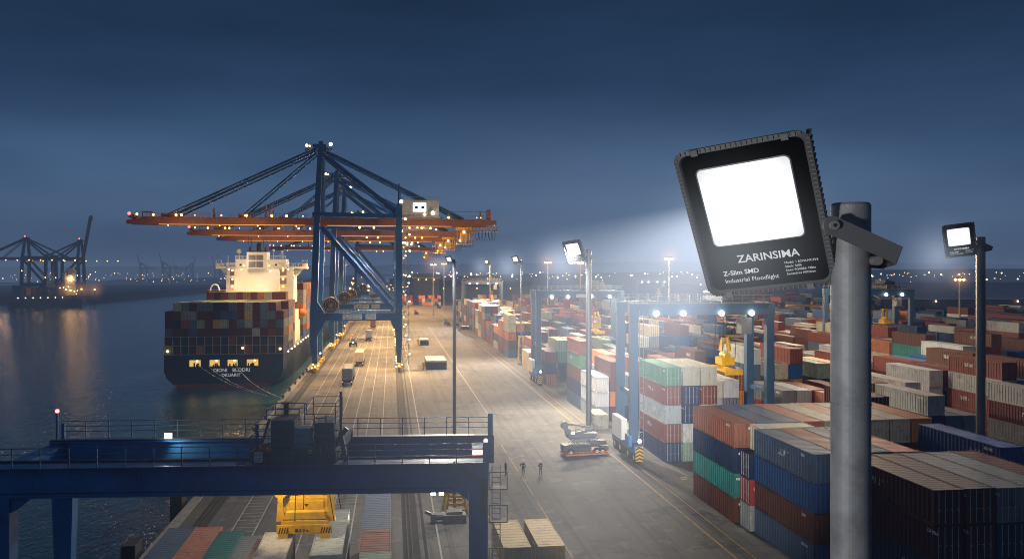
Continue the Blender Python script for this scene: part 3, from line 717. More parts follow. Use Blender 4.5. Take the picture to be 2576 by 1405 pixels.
cc = [[T1[i],T2[i],T3[i],T4[i],T5[i]]+([T6[i-1]] if 0 < i < 14 else []) for i in range(15)]
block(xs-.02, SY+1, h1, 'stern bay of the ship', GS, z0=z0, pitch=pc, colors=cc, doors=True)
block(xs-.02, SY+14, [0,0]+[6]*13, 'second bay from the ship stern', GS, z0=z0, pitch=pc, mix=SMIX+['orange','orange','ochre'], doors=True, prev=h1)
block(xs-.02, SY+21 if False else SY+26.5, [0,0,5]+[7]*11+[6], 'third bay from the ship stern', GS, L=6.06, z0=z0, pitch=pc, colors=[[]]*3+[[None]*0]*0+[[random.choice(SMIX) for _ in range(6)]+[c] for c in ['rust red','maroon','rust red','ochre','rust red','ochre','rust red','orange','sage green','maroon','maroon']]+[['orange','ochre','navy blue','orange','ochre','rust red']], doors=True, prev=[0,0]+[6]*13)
for j in range(7):
    hh = [random.choice((7,7,8)) if j < 3 else random.choice((6,7,8)) for _ in range(15)]
    if j == 5: hh = [6]*15
    block(xs-.02, SY+60+j*13.2, hh, f"{ORD[j]} bay ahead of the bridge", GS, z0=z0, pitch=pc, mix=['maroon','rust red','orange','brown','ochre','royal blue','grey'], doors=True)
# ---------------------------------------------------------------- second ship by the left cranes
d3 = 857
a = at(22, 772, d3); b2 = at(205, 748, d3+40)
sh2 = empty('container_ship', (a.x, a.y, ZW), atan2(b2.y-a.y, b2.x-a.x)-pi/2, 'distant dark container ship with few boxes moored beneath the blue cranes across the water', 'ship')
Ls = (b2-a).to_2d().length
g = hull_mesh(Ls, 14, 11.5, bow=20); g.build('hull', paint('far hull', (.012,.014,.02), .6), sh2)
g = MB(); g.box(-9, 9, Ls*.74, Ls*.90, 11.5, 36); g.box(-13,13,Ls*.78,Ls*.84,33,35.5); g.box(-4,4,Ls*.8,Ls*.9,36,40); g.build('superstructure', M['white'], sh2)
for k in range(14): MB().ball((12*random.choice((-1,1,.6)), Ls*(.7+.28*random.random()), 12+random.random()*9), .55, 6, 4).build('deck_lamp', M['warm'], sh2)
for k in range(7): MB().ball((14.3, Ls*(.1+.1*k), 9.5), .4, 6, 4).build('deck_lamp', M['wlamp_s'], sh2)
random.seed(9)
for j in range(9):
    hh = random.choice((2,3,3,4)); cl_ = random.choice(['brown','navy blue','maroon','ochre','navy blue']) if j not in (2,6) else 'ochre'
    y = Ls*(.06+.075*j)
    mb = MB(); mb.box(-12, 12, y, y+Ls*.068, 11.6, 11.6+hh*2.7)
    mtl = paint('far boxes '+cl_, tuple(v*.8 for v in PAL[cl_]), .7)
    mb.build('container_stack', mtl, sh2)
# ---------------------------------------------------------------- ship-to-shore cranes
WX, LX, WB = -20.3, 2.0, 17.0      # waterside rail, landside rail, wheel base along the quay
def make_crane(name='gantry_crane', up=False, mats=None, detail=2, fine=1):
    B, O, W_ = mats or (M['blue'], M['brown'], M['white'])
    root = empty(name)
    k = 1.0 if detail else 1.5
    for fy, ty, s_ in ((0, 5.5, -1), (WB, 11.5, 1)):
        g = MB()
        g.beam((WX-.5,fy,2.0),(WX-.9,fy,9),1.3,1.5,2.0,1.8,up=(0,1,0)); g.beam((WX-.9,fy,9),(WX-.8,fy,15.8),2.0,1.8,2.1,2.0,up=(0,1,0)); g.beam((WX-.8,fy,15.8),(WX+.1,fy,43),1.9*k,1.8*k,1.6*k,1.6*k,up=(0,1,0))
        if detail: g.prism([(WX+.2,13.8),(WX+.2,9.5),(WX+2.6,13.8)], 'y', fy-.6, fy+.6); g.prism([(WX+.2,15.8),(WX+.2,19),(WX+2.2,15.8)], 'y', fy-.6, fy+.6)
        g.build('leg', B, root)
        g = MB(); g.beam((WX+.1,fy,43),(WX+.5,ty,62),1.6*k,1.6*k,1.3*k,1.3*k,up=(0,1,0)); g.build('mast', B, root)
        g = MB(); g.beam((LX,fy,2.0),(LX,fy,9),1.2,1.4,1.8,1.7,up=(0,1,0)); g.beam((LX,fy,9),(LX,fy,14),1.8,1.7,up=(0,1,0)); g.beam((LX,fy,14),(LX,fy,45.5),1.7*k,1.7*k,up=(0,1,0))
        if detail: g.prism([(LX-.2,13.8),(LX-.2,8.0),(LX-2.4,13.8)], 'y', fy-.6, fy+.6)
        g.build('leg', B, root)
        MB().beam((WX+.1,fy,14.8),(LX-.8,fy,14.8),1.6,2.1*k).build('portal_beam', B, root)
        MB().beam((WX+.6,fy,43),(LX-.8,fy,42.6),1.2,1.15*k).build('upper_beam', B, root)
        g = MB(); g.beam((WX+1.2,fy,39.5),(LX-1.5,fy,16.6),1.25*k,1.25*k); g.build('diagonal_brace', B, root)
        # backstay pipes from mast head to landside leg top
        g = MB(); g.tube((WX+.8,ty,60.5),(LX-1.0,fy,44),.62*k,n=8); g.build('backstay', B, root)
        if detail:
            for a in (WX, LX):
                g = MB()
                for yy in (-3.2, 3.2):
                    g.cbox((a, fy+yy, 1.15), .8, 4.6, .7); 
                g.cbox((a, fy, 1.75), 1.0, 7.5, .55)
                for q in range(8): g.tube((a-.22, fy-4.6+q*1.3, .42), (a+.22, fy-4.6+q*1.3, .42), .36, n=10)
                for yy in (-5.8, 5.8): g.cbox((a, fy+yy, 1.0), .9, .5, .9)
                o = g.build('bogie', M['yellow'], root)
    for a in (WX-.8, LX):
        for zz, ww, hh in ((13.2,1.2,1.5),(43,1.0,1.2),(2.4,1.0,1.3)):
            MB().beam((a,.9,zz),(a,WB-.9,zz),ww,hh).build('sill_beam' if zz < 10 else 'cross_beam', B, root)
    # mast head platform
    g = MB(); g.cbox((WX+.4,8.5,62.4),3.6,7.5,1.0); g.cbox((WX-2.3,8.5,61.6),3.2,4.5,.25); g.cbox((WX+2.6,8.5,61.9),2.2,4.2,.25)
    for x in (WX-3.8,WX-1.6,WX+3.5):
        g.box(x-.05,x+.05,6.3,6.4,61.7,63.0)
    g.box(WX-3.9,WX-1,6.3,6.4,62.9,63.0); g.cbox((WX+.4,8.5,63.4),1.2,1.4,1.6); g.build('mast_head', B, root)
    # boom
    ang = radians(80) if up else 0; hx = WX-2.0
    def bp(x, y, z):      # point on boom, rotated about the hinge when raised
        dx, dz = x-hx, z-41.2
        return Vector((hx+dx*cos(ang)+ (dz*sin(ang) if up else 0), y, 41.2 - dx*sin(ang) + dz*cos(ang))) if up else Vector((x, y, z))
    for y in (6.2, 10.8):
        g = MB(); g.beam(bp(hx,y,41.2), bp(-66.5,y,41.2), 1.1, 2.0*k); g.beam(bp(-66.5,y,41.2), bp(-71.5,y,40.8), 1.1, 2.0*k, .9, 1.0*k)
        g.build('boom', O, root)
        g = MB(); g.beam((hx+.1,y,41.2),(26.5,y,41.2),1.1,2.0*k); g.beam((26.5,y,41.2),(30,y,41.4),1.1,2.0*k,1.0,1.2*k); g.build('trolley_girder', O, root)
    if detail:
        for x0, x1 in ((-63,-24),(-18,17)): MB().box(x0, x1, 5.5, 5.62, 40.12, 40.24).build('flange_glow', M['strip'], root)  # lamplit lower flange drawn as a glowing strip, not a lamp
        g = MB()
        for x in range(-70, -24, 6): a = bp(x,6.8,41.5); b_ = bp(x,10.2,41.5); g.beam(a, b_, .5, .6)
        for x in range(-18, 30, 6): g.beam((x,6.8,41.6),(x,10.2,41.6),.5,.6)
        g.build('cross_tie', O, root)
        g = MB()           # walkway rails along the boom
        for x in range(-70, 28, 2):
            if x in (-22,-20): continue
            g.box(x-.05,x+.05,5.0,5.1,42.2,43.3)
        for z in (42.75,43.25): g.box(-70,-23,5.0,5.08,z,z+.07); g.box(-19,28,5.0,5.08,z,z+.07)
        g.box(-70,-23,5.0,5.7,42.15,42.22); g.box(-19,28,5.0,5.7,42.15,42.22)
        if not up: g.build('boom_walkway', M['brown'], root)
        g = MB(); g.box(-71,-69.5,6,11,42,42.9); g.box(-67.6,-65.2,6,11,43.6,43.75); g.box(-67.5,-67.3,6,6.2,42,43.7); g.box(-65.5,-65.3,6,6.2,42,43.7)
        g.box(-62.5,-58,5.8,11.2,42.1,43.2); g.box(-42,-39.5,5.8,11.2,42.1,43.3); g.box(-48.9,-48.4,6,6.6,42.1,44.8); g.box(-35,-34.5,6,6.6,42.1,45.8); g.box(-33.9,-33.5,6,6.6,42.1,44.6); g.box(-33.0,-32.6,6,6.6,42.1,44.2)
        for q_ in range(0, len(g.v), 8):
            h_ = MB(); h_.add(g.v[q_:q_+8], [(0,3,2,1),(4,5,6,7),(0,1,5,4),(1,2,6,5),(2,3,7,6),(3,0,4,7)]); h_.build('boom_fitting', O, root)
    # forestays and rear stays
    def stay(a, b, r=.3):
        MB().tube(a, b, r*k, n=6).build('stay', B, root)
    for y in (6.2, 10.8):
        if not up:
            stay((WX-1, y, 61.8), (-60.5, y, 43.0), .34); stay((WX-1, y, 61.0), (-58.5, y, 42.8), .26)
            stay((WX-.6, y, 60.6), (-40.8, y, 43.0), .26)
        stay((WX+1.2, y, 61.6), (20.5, y, 42.4), .34)
        if detail: stay((WX+1.2, y, 60.9), (19.0, y, 42.4), .2)
    if not detail: return root
    # machinery house
    h = MB(); h.box(2.9,13.4,5.2,12.4,43.0,47.6); h.box(2.6,13.7,5.0,12.6,42.6,42.95); hs = h.build('machinery_house', M['house'], root)
    MB().box(6.0,9.7,5.12,5.18,44.3,46.8).build('window_frame', M['cool'], hs)
    g = MB(); g.box(6.5,7.4,5.05,5.11,45.1,45.9); g.box(8.3,9.3,5.05,5.11,45.1,45.9); g.box(5.9,9.8,5.05,5.12,44.2,44.3); g.build('window', M['glass'], hs)
    g = MB()
    for x in (3,5.6,8.2,10.8,13.3): g.box(x-.05,x+.05,5.2,5.3,47.6,48.6)
    g.box(3,13.3,5.2,5.28,48.5,48.58); g.box(10.3,11.6,4.2,5.1,43,44.6); g.box(13.8,14.6,5,9,42.6,42.8); g.build('roof_railing', M['grey'], hs)
    # mast above landside leg
    g = MB(); g.beam((LX,8.5,43.4),(LX,8.5,52.5),.5,.5); g.beam((LX,.3,45),(LX,8.5,45),.6,.8); g.beam((LX,8.5,45),(LX,WB-.3,45),.6,.8); g.tube((LX+.6,8.2,46),(LX+.6,8.2,50),.12,n=5); g.build('lattice_post', B, root)
    # rear platform with festoon loops
    g = MB(); g.box(22,30.5,5.4,11.6,38.9,39.1)
    for x in range(22, 31): g.box(x-.05,x+.05,5.4,5.5,39.1,40.2)
    g.box(22,30.5,5.4,5.48,40.1,40.2); g.box(27.6,28.4,6,11,42.2,45.2); g.box(25.2,25.6,6,7,42.2,44.6); g.box(15,28,5.9,6.0,44.4,44.55); g.build('rear_platform', M['brown'], root)
    g = MB()
    for k_ in range(6):
        x = 24.4+k_*.95; pts = [(x+.42*cos(t_),5.6,38.8-2.6*abs(sin(t_))**.6) for t_ in [pi*q/8 for q in range(9)]]; g.path(pts,.07,4)
    g.build('festoon_cable', M['dark'], root)
    # trolley with operator's cab, yellow lamplight put into the paint
    tr = MB(); tr.box(18.5,23,6.8,10.2,39.3,40.1); tr.box(18.2,23.3,5.6,5.75,39.2,39.35)
    for x in (18.6,19.8,21,22.2,22.9):
        tr.box(x-.07,x+.07,5.6,5.7,35.2,40)
    for z in (35.2,36.4,37.6,38.8): tr.box(18.6,22.9,5.6,5.7,z,z+.12)
    tr.box(18.6,22.9,5.6,9,35.05,35.2); tro = tr.build('trolley', M['yellow'], root)
    MB().box(19.6,21.6,6.2,8.6,35.8,38.4).build('cab', paint('amber lit cab', (.6,.35,.1), .6), tro)
    MB().ball((20.6,5.9,38.7),.42,8,5).build('lamp', M['warm'], tro); MB().ball((19.4,5.5,36.2),.3,8,5).build('lamp', M['warm'], tro)
    # portal level: walkway, cable reel, signs
    g = MB()
    for y in (-1.15,):
        for i in range(20): x = WX+2+i*1.06; g.box(x-.04,x+.04,y,y+.08,15.95,17.1)
        for z in (16.5,17.05): g.box(WX+2,LX-1,y,y+.06,z,z+.06)
        g.box(WX+1,LX-.9,y,-.8,15.86,15.94)
    g.build('portal_railing', M['grey'], root)
    g = MB(); cx, cz = WX+3.7, 18.0; n = 20
    g.tube((cx,-.9,cz),(cx,-.2,cz),.55,n=12); 
    for r_ in (2.15,1.45):
        for i in range(n):
            a = 2*pi*i/n; b_ = 2*pi*(i+1)/n; g.tube((cx+r_*cos(a),-.5,cz+r_*sin(a)),(cx+r_*cos(b_),-.5,cz+r_*sin(b_)),.17 if r_ > 2 else .1,n=5)
    for i in range(14): a = 2*pi*i/14; g.tube((cx,-.6,cz),(cx+2.1*cos(a),-.6,cz+2.1*sin(a)),.06,n=4)
    rl = g.build('cable_reel', paint('reel ochre', (.22,.15,.06), .6), root)
    MB().tube((cx,-.45,cz),(cx,-.35,cz),1.95,n=24).build('cable_coil', M['dark'], rl)
    MB().box(cx-.3,cx+.3,-.6,-.2,15.9,17.6).build('reel_stand', B, root)
    for x0, x1, a_, b_ in ((WX+7.0,WX+12.2,'RCI NUARUXUI','CEISUOEXOSICI'),(WX+13.2,WX+16.0,'RODUUO','AOCTISO')):
        o = MB().box(x0,x1,-.92,-.84,14.1,15.55).build('sign_board', M['sign'], root)
        for q, tx in enumerate((a_, b_)):
            me = text_mesh(tx, .66, bold=.015, space=.92); l = link('sign_lettering', me, o, M['dark']); l.location = (x0+.15,-.95,14.95-.66*q); l.rotation_euler = (pi/2,0,0)
            wd = max(v.co.x for v in me.vertices); l.scale = ((x1-x0-.3)/wd, 1, 1)
    # stair tower on landside leg
    g = MB(); lx = LX+1.1
    for x in (lx, lx+1.5):
        g.beam((x,-.9,1.5),(x,-.9,43),.1,.1)
    z = 1.5; i = 0
    while z < 42.5:
        a, b_ = ((lx, lx+1.5) if i % 2 == 0 else (lx+1.5, lx)); g.beam((a,-.9,z),(b_,-.9,z+2.1),.35,.1); g.box(lx-.2,lx+1.8,-1.1,-.5,z+2.1,z+2.2)
        g.box(lx+1.7,lx+1.78,-1.1,-1.0,z+2.1,z+3.2); g.box(lx-.2,lx+1.8,-1.12,-1.05,z+3.1,z+3.18); z += 2.3; i += 1
    g.build('stairway', M['grey'], root)
    g = MB(); lx = WX+1.6
    for i in range(18): g.box(lx-.4,lx+.4,5.2+.3*i/18,5.3+.3*i/18,44+i*.98,44.1+i*.98)
    g.beam((lx-.4,5.2,43.5),(lx-.4,5.6,61.5),.08,.08); g.beam((lx+.4,5.2,43.5),(lx+.4,5.6,61.5),.08,.08); g.build('mast_ladder', M['grey'], root)
    # hoist ropes
    # lamps
    def lamp(x, y, z, r, m='warm', p=root): MB().ball((x,y,z), r, 6, 4).build('lamp', M[m], p)
    for x in (-64,-58,-57,-53,-47,-40,-39.5,-33,-29,-25,16,25.5,24): lamp(x+random.uniform(-.6,.6), 5.4, 42.75, random.choice((.16,.22,.34)))
    for x in (-60,-48,-36,-27): lamp(x+random.uniform(-1,1), 6.0, 39.95, .15)
    for x in (5,8.5,11,-5,-9): lamp(x, 6.0, 39.7, .3)
    lamp(-70.8, 6, 43.1, .45, 'red'); lamp(-68.8, 6, 42.9, .33, 'warm'); lamp(WX-3.3, 6, 62.6, .4, 'wlamp_s'); lamp(WX-2.5, 6.2, 62.5, .25); lamp(WX+3.3, 6, 63.1, .5, 'wlamp_s')
    lamp(LX+.6, -1, 46.6, .5, 'wlamp_s'); lamp(11.6, 4, 43.9, .55, 'wlamp_s'); lamp(9.3, 4.6, 43.5, .35, 'wlamp_s'); lamp(LX+1.7,-1.2,41.8,.35,'wlamp_s')
    for z in (4.5,8.5,19,26,33,37.5): lamp(LX+2.9, -1.2, z, .25, random.choice(('warm','wlamp_s')))
    lamp(LX-1.5,-.9,11.2,.3); lamp(WX+1.0,-1.0,5,.25)
    for x in (WX, LX):
        for q in range(3): lamp(x-.8+q*.8, -5.5, 1.5+.3*q, .2)
        for q in range(5): lamp(x-.7, -3+q*4.5, 2.2, .17)
    return root
random.seed(3)
cr0 = make_crane()
crane_labels = ['tall blue ship-to-shore crane with brown boom in front of all the others, its signboards readable',
 'second blue crane behind the foremost one, its boom reaching over the ship','third blue crane in the row along the quay','most distant blue crane of the quay row, seen through the other legs']
cranes = []
for i, y in enumerate((234, 302, 352, 500)):
    c = cr0 if i == 0 else copy_tree(cr0)
    c.location = (0, y, 0); tag(c, crane_labels[i], 'crane', 'ship-to-shore cranes along the quay'); cranes.append(c)
# far cranes across the water
fm = (paint('far crane blue', (.015,.055,.13), .6), paint('far crane boom', (.10,.045,.03), .6), M['white'])
f_dn = make_crane('gantry_crane', False, fm, 0); f_up = make_crane('gantry_crane', True, fm, 0)
a = at(56, 700, 845); f_dn.location = (a.x-WX, a.y, 0); tag(f_dn, 'distant blue crane with lowered boom above the dark ship across the water', 'crane', 'cranes across the water')
f_dn.location = (a.x-WX, a.y, 0)
a = at(196, 700, 910); f_up.location = (a.x+WX, a.y, 0); f_up.scale = (-1,1,1); tag(f_up, 'distant crane with its long boom raised beside the dark ship across the water', 'crane', 'cranes across the water')
for o, zz in ((f_dn, 41), (f_up, 41)):
    for k in range(9): MB().ball((-60+k*11, 5, 39.6), .55, 6, 4).build('lamp', M['warm'], o)
    for x in (WX, LX):
        MB().ball((x, -1, 21+random.random()*8), .7, 6, 4).build('lamp', M['warm'], o)
    MB().ball((WX+.4, 5, 64), .8, 6, 4).build('lamp', M['red'], o)
hz = paint('horizon crane', (.02,.04,.07), .8)
f_h = make_crane('gantry_crane', True, (hz, hz, hz), 0)
hl = ['leftmost of the tiny raised-boom cranes on the far shore','tiny raised-boom crane right beside the leftmost one','tiny raised-boom crane in the middle of the far shore','tiny crane with an upright boom left of the ship bridge','tiny crane at the horizon nearest the ship bridge','tiny upright crane just behind the ship bridge wing']
for i, (px, d, s_, fl) in enumerate(((352,2900,1,1),(408,2700,1,1),(441,3600,.9,1),(483,3100,1,-1),(540,3300,1,1),(553,3200,1.05,1))):
    c = f_h if i == 0 else copy_tree(f_h); a = at(px, 700, d); c.location = (a.x-WX*fl*s_, a.y, 0); c.scale = (s_*fl, s_, s_)
    tag(c, hl[i], 'crane', 'tiny cranes on the far shore')
# ---------------------------------------------------------------- yard gantries
def make_rtg(span=20.6, wb=7.0, H=22.6):
    root = empty('yard_gantry_crane'); B = M['rblue']
    for x in (0, span):
        for y in (0, wb):
            g = MB(); g.beam((x,y,1.6),(x,y,H-1.6),1.15,1.05,up=(0,1,0)); g.build('leg', B, root)
        g = MB(); g.cbox((x, wb/2, 2.1), 1.25, wb+4.6, 1.1); g.build('sill_beam', B, root); MB().beam((x,.5,9.5),(x,wb-.5,9.5),.5,.6).build('cross_beam', B, root)
        for y in (-1.6, 1.4, wb-1.4, wb+1.6):
            g = MB(); g.tube((x-.45,y,.85),(x+.45,y,.85),.85,n=14); w_ = g.build('wheel', M['rubber'], root)
            MB().tube((x-.47,y,.85),(x+.47,y,.85),.4,n=10).build('rim', M['yellow'], w_)
    for y in (0, wb):
        g = MB(); g.box(-.7, span+.7, y-.55, y+.55, H-1.75, H); g.build('girder', B, root)
    g = MB()
    for y in (-1.2, wb+1.2):
        for i in range(int(span/1.6)+1): g.box(i*1.6-.04, i*1.6+.04, y-.04, y+.04, H+.0, H+1.15)
        for z in (.6,1.1): g.box(0, span, y-.03, y+.03, H+z, H+z+.06)
        g.box(0, span, y-.35 if y > 0 else y, y if y > 0 else y+.6, H-.08, H+.02)
    g.build('walkway_railing', M['grey'], root)
    # machinery box on the left sill
    g = MB(); g.box(-1.5, -.65, 1.0, wb-.8, 2.8, 5.8); g.build('engine_house', M['white'], root)
    g = MB(); g.box(-1.2,-.66,-1.6,.2,2.3,3.9); g.build('control_box', M['dblue'], root)
    g = MB()                       # chevron panel on the end of the sill
    g.box(-.55,.55,-2.95,-2.85,.5,2.5); cp = g.build('hazard_panel', M['yellow'], root)
    g = MB()
    for k in range(4):
        z = .55+k*.5; g.add([(-.55,-2.97,z),(0,-2.97,z+.3),(0,-2.97,z+.52),(-.55,-2.97,z+.22)],[(0,1,2,3)]); g.add([(0,-2.97,z+.3),(.55,-2.97,z),(.55,-2.97,z+.22),(0,-2.97,z+.52)],[(0,1,2,3)])
    g.build('chevron_stripe', M['dark'], cp)
    g = MB()
    for i in range(9): g.box(.7,1.3,-.7,-.6,2+i*2.1,2.1+i*2.1)
    for x in (.7,1.3): g.beam((x,-.65,1.5),(x,-.65,H-1),.07,.07)
    g.build('ladder', M['grey'], root)
    for x in (3.2, 7.2, 13.0, 17.6): MB().ball((x, -.75, H-1.5), .42, 8, 5).build('lamp', M['wlamp'], root)
    MB().ball((0, -3.1, 3.4), .28, 8, 5).build('lamp', M['wlamp'], root)
    # trolley, ropes and spreader
    xt = span*.74
    g = MB(); g.box(xt-2,xt+2,-.4,wb+.4,H+.2,H+.9); g.box(xt-1.4,xt+.2,1,wb-1,H+.9,H+2.4); g.box(xt+.5,xt+1.7,1.6,wb-1.8,H+.9,H+2.0); g.tube((xt-1.8,.4,H+1.4),(xt-1.8,wb-.4,H+1.4),.45,n=10); tr = g.build('trolley', M['dark'], root)
    MB().box(xt+1.0,xt+2.6,-.2,1.7,H-4.6,H-2.2).build('cab', M['grey'], tr)
    g = MB()
    for dx in (-1,1):
        for dy in (2,5): g.tube((xt+dx*.7,dy,H-.2),(xt+dx*1.1,dy,14.2),.04,n=4)
    g.build('hoist_rope', M['dark'], root)
    g = MB(); g.box(xt-1.0,xt+1.0,2.2,4.8,13.2,14.3); g.tube((xt,2.4,14.6),(xt,4.6,14.6),.5,n=10); g.box(xt-1.1,xt-.6,.3,6.7,12.3,12.6); g.box(xt+.6,xt+1.1,.3,6.7,12.3,12.6); g.box(xt-1.3,xt+1.3,0,.4,12.0,12.8); g.box(xt-1.3,xt+1.3,6.6,7.0,12.0,12.8); g.tube((xt-.7,3.5,15.2),(xt-.3,3.5,17.2),.35,n=8); g.tube((xt+.7,3.5,15.2),(xt+.3,3.5,17.2),.35,n=8); g.build('spreader', M['yellow'], root)
    return root
r0 = make_rtg()
rl_ = ['blue yard gantry with chevron panel at its lamp lit wheel end beside the tall stacks','blue yard gantry straddling stacks left of the tall steel pole, signboard on its beam','smallest dark blue yard gantry standing over the most distant stacks','blue yard gantry behind the big foreground pole in front of the long warehouse','faint blue yard gantry seen through the haze below the huge floodlight']
for i, (x, y, s_) in enumerate(((34.4,116.3,1),(35.1,199,1),(38,445,1),(117,206,1),(150,500,1))):
    c = r0 if i == 0 else copy_tree(r0); c.location = (x, y, 0); tag(c, rl_[i], 'crane', 'yard gantry cranes')
    if i == 1:
        g = MB(); g.box(9.2,13.4,-.66,-.56,20.95,21.75); g.build('sign_board', M['sign'], c)
# ---------------------------------------------------------------- near gantry with trolley and yellow spreader
D = M['dblue']
pr = at(1228, 1159, 51.0); ZT = pr.z
gan = empty('yard_gantry_crane', (pr.x, pr.y, 0), radians(-5.0), 'dark blue rail gantry crossing the lower frame with trolley and yellow spreader', 'crane')
# local x runs to the left (negative); girder tops at ZT
Lg = 36.0; GH = 1.82; ry = 7.0
g = MB(); g.box(-Lg, 0, 0, .9, ZT-GH, ZT); g.box(-Lg, 0, -.12, 1.02, ZT-.05, ZT+.03); g.box(-Lg,0,-.1,1.0,ZT-GH-.04,ZT-GH+.04); g.build('girder', D, gan, bevel=.02)
for k in range(16): pass
g = MB(); g.box(-29.4, .6, ry, ry+.9, ZT-GH+.1, ZT+.06); g.box(-29.4, .6, ry-.12, ry+1.02, ZT+.0, ZT+.1); g.build('girder', D, gan, bevel=.02)
g = MB(); g.box(-29.5,.0,.95,1.12,ZT+.03,ZT+.12); g.box(-29.4,.6,ry-.02,ry+.14,ZT+.1,ZT+.2); g.build('trolley_rail', M['rail'], gan)
for x0, x1 in ((-.95,-.05),(-29.4,-28.3)): MB().box(x0, x1, .9, ry, ZT-1.2, ZT-.1).build('end_tie', D, gan)
for x, y in ((-.6,.45),(-28.9,.45)):
    g = MB(); g.box(x-.58, x+.58, y-.52, y+.5, 1.2, ZT-GH-.02); g.build('leg', D, gan, bevel=.02)
for x, y in ((-.5,ry+.45),(-28.6,ry+.45)):
    g = MB(); g.beam((x, y, 1.2), (x, y, ZT-GH+.08), .7, .7, 1.5, .9, up=(0,1,0)); g.build('leg', D, gan)
g = MB()
for x in (-.6,-28.9): MB().box(x-.6,x+.6,-3,ry+4,.5,1.25).build('sill_beam', D, gan)
for P_ in ([(-1.2,ZT-GH-.05),(-1.9,ZT-GH-.05),(-1.2,ZT-GH-.6)],[(-28.3,ZT-GH-.05),(-27.2,ZT-GH-.05),(-28.3,ZT-GH-.9)]): MB().prism(P_,'y',.1,.8).build('gusset', D, gan)
# black brace pipe on the right end
g = MB(); g.path([(-2.1,-.35,ZT+.05),(-1.9,-.35,ZT-.15),(-.3,-.4,ZT-1.2),(-.3,-.4,ZT-2.8)], .09, 8); g.box(-.45,-.15,-.55,-.25,ZT-1.4,ZT-1.0); g.box(-.4,-.2,-.52,-.3,ZT-3.0,ZT-2.6); g.build('cable_conduit', M['dark'], gan)
def rails(x0, x1, y, z, name='railing', st=1.55, h=1.15, dbl=True):
    g = MB(); n = int((x1-x0)/st)
    for i in range(n+1):
        x = x0+(x1-x0)*i/n; g.box(x-.03,x+.03,y-.03,y+.03,z-.25,z+h)
    for hh in (.45,.8,h): g.box(x0,x1,y-.02,y+.02,z+hh-.02,z+hh+.025)
    return g.build(name, M['handrail'], gan)
M['handrail'] = paint('handrail blue grey', (.05,.13,.22), .5)
rails(-29.6,-.3,-.45,ZT+.02); rails(-29.2,.4,ry+1.35,ZT+.1)
rails(-40,-31.2,-.45,ZT+.02)
g = MB(); g.box(-36,-.1,-.5,-.1,ZT-.04,ZT+.02); g.box(-29.4,.5,ry+1.02,ry+1.4,ZT,ZT+.06); g.build('walkway', D, gan)
g = MB(); g.box(-31.1,-30.2,-.3,.7,ZT,ZT+1.3); g.box(-32.6,-32.1,0,.5,ZT,ZT+1.0); g.build('end_box', D, gan)
# end posts with beacons
for x, y, h_, w_ in ((-29.1,ry+.4,2.0,.12),(.35,ry+.4,1.7,.35),(-.15,-.1,1.2,.3),(-29.1,ry+1.3,1.1,.2)): MB().beam((x,y,ZT),(x,y,ZT+h_),w_,w_).build('end_post', D, gan)
def nl(name, x, y, z, r, m): return MB().ball((x,y,z),r,12,8).build(name, M[m], gan, smooth=True)
M['red_s'] = glow('red beacon near', (1,.16,.12), 7); M['near_w'] = glow('near white lamp', (1,.93,.82), 18)
nl('beacon', -29.1, ry+.4, ZT+2.1, .13, 'red_s'); nl('beacon', -.15, -.1, ZT+1.28, .13, 'red_s')
MB().box(-.95,-.35,-.22,-.12,ZT+.42,ZT+.78).build('warning_lamp', M['red_s'], gan); 
MB().box(-.92,-.38,-.25,-.23,ZT+.52,ZT+.68).build('lamp_lens', M['near_w'], gan)
MB().box(-21.75,-21.3,ry-.2,ry-.08,ZT+.28,ZT+.62).build('lamp', M['near_w'], gan)
for x in (-3.35,-2.85): MB().box(x-.14,x+.14,.1,.3,ZT-GH-.22,ZT-GH-.02).build('lamp', M['near_w'], gan)
# ladder cage down the right leg
g = MB(); 
for x in (.25,.75): g.beam((x,.4,1.5),(x,.4,ZT-.4),.05,.05)
z = 1.6
while z < ZT-.6: g.box(.25,.75,.38,.42,z,z+.04); z += .32
for z in (4.0,6.6,9.2,11.8,13.8):
    g.box(.05,1.15,-.3,.6,z,z+.06)
    for x in (.05,1.15): g.box(x-.025,x+.025,-.3,-.25,z,z+1.1)
    g.box(.05,1.15,-.32,-.27,z+1.05,z+1.1)
g.build('ladder', M['handrail'], gan)
# sign plate on front rail
g = MB(); g.box(-13.95,-13.45,-.52,-.48,ZT+.22,ZT+.82); sp_ = g.build('notice_plate', M['sign'], gan)
g = MB(); g.box(-13.9,-13.72,-.535,-.522,ZT+.6,ZT+.72); g.box(-13.66,-13.52,-.535,-.522,ZT+.58,ZT+.72); g.build('notice_print', M['amber_p'] if 'amber_p' in M else paint('notice print', (.2,.3,.5), .6), sp_)
g = MB(); 
for z in (.3,.37,.44): g.box(-13.9,-13.52,-.535,-.522,ZT+z,ZT+z+.025)
g.build('notice_print', M['dark'], sp_)
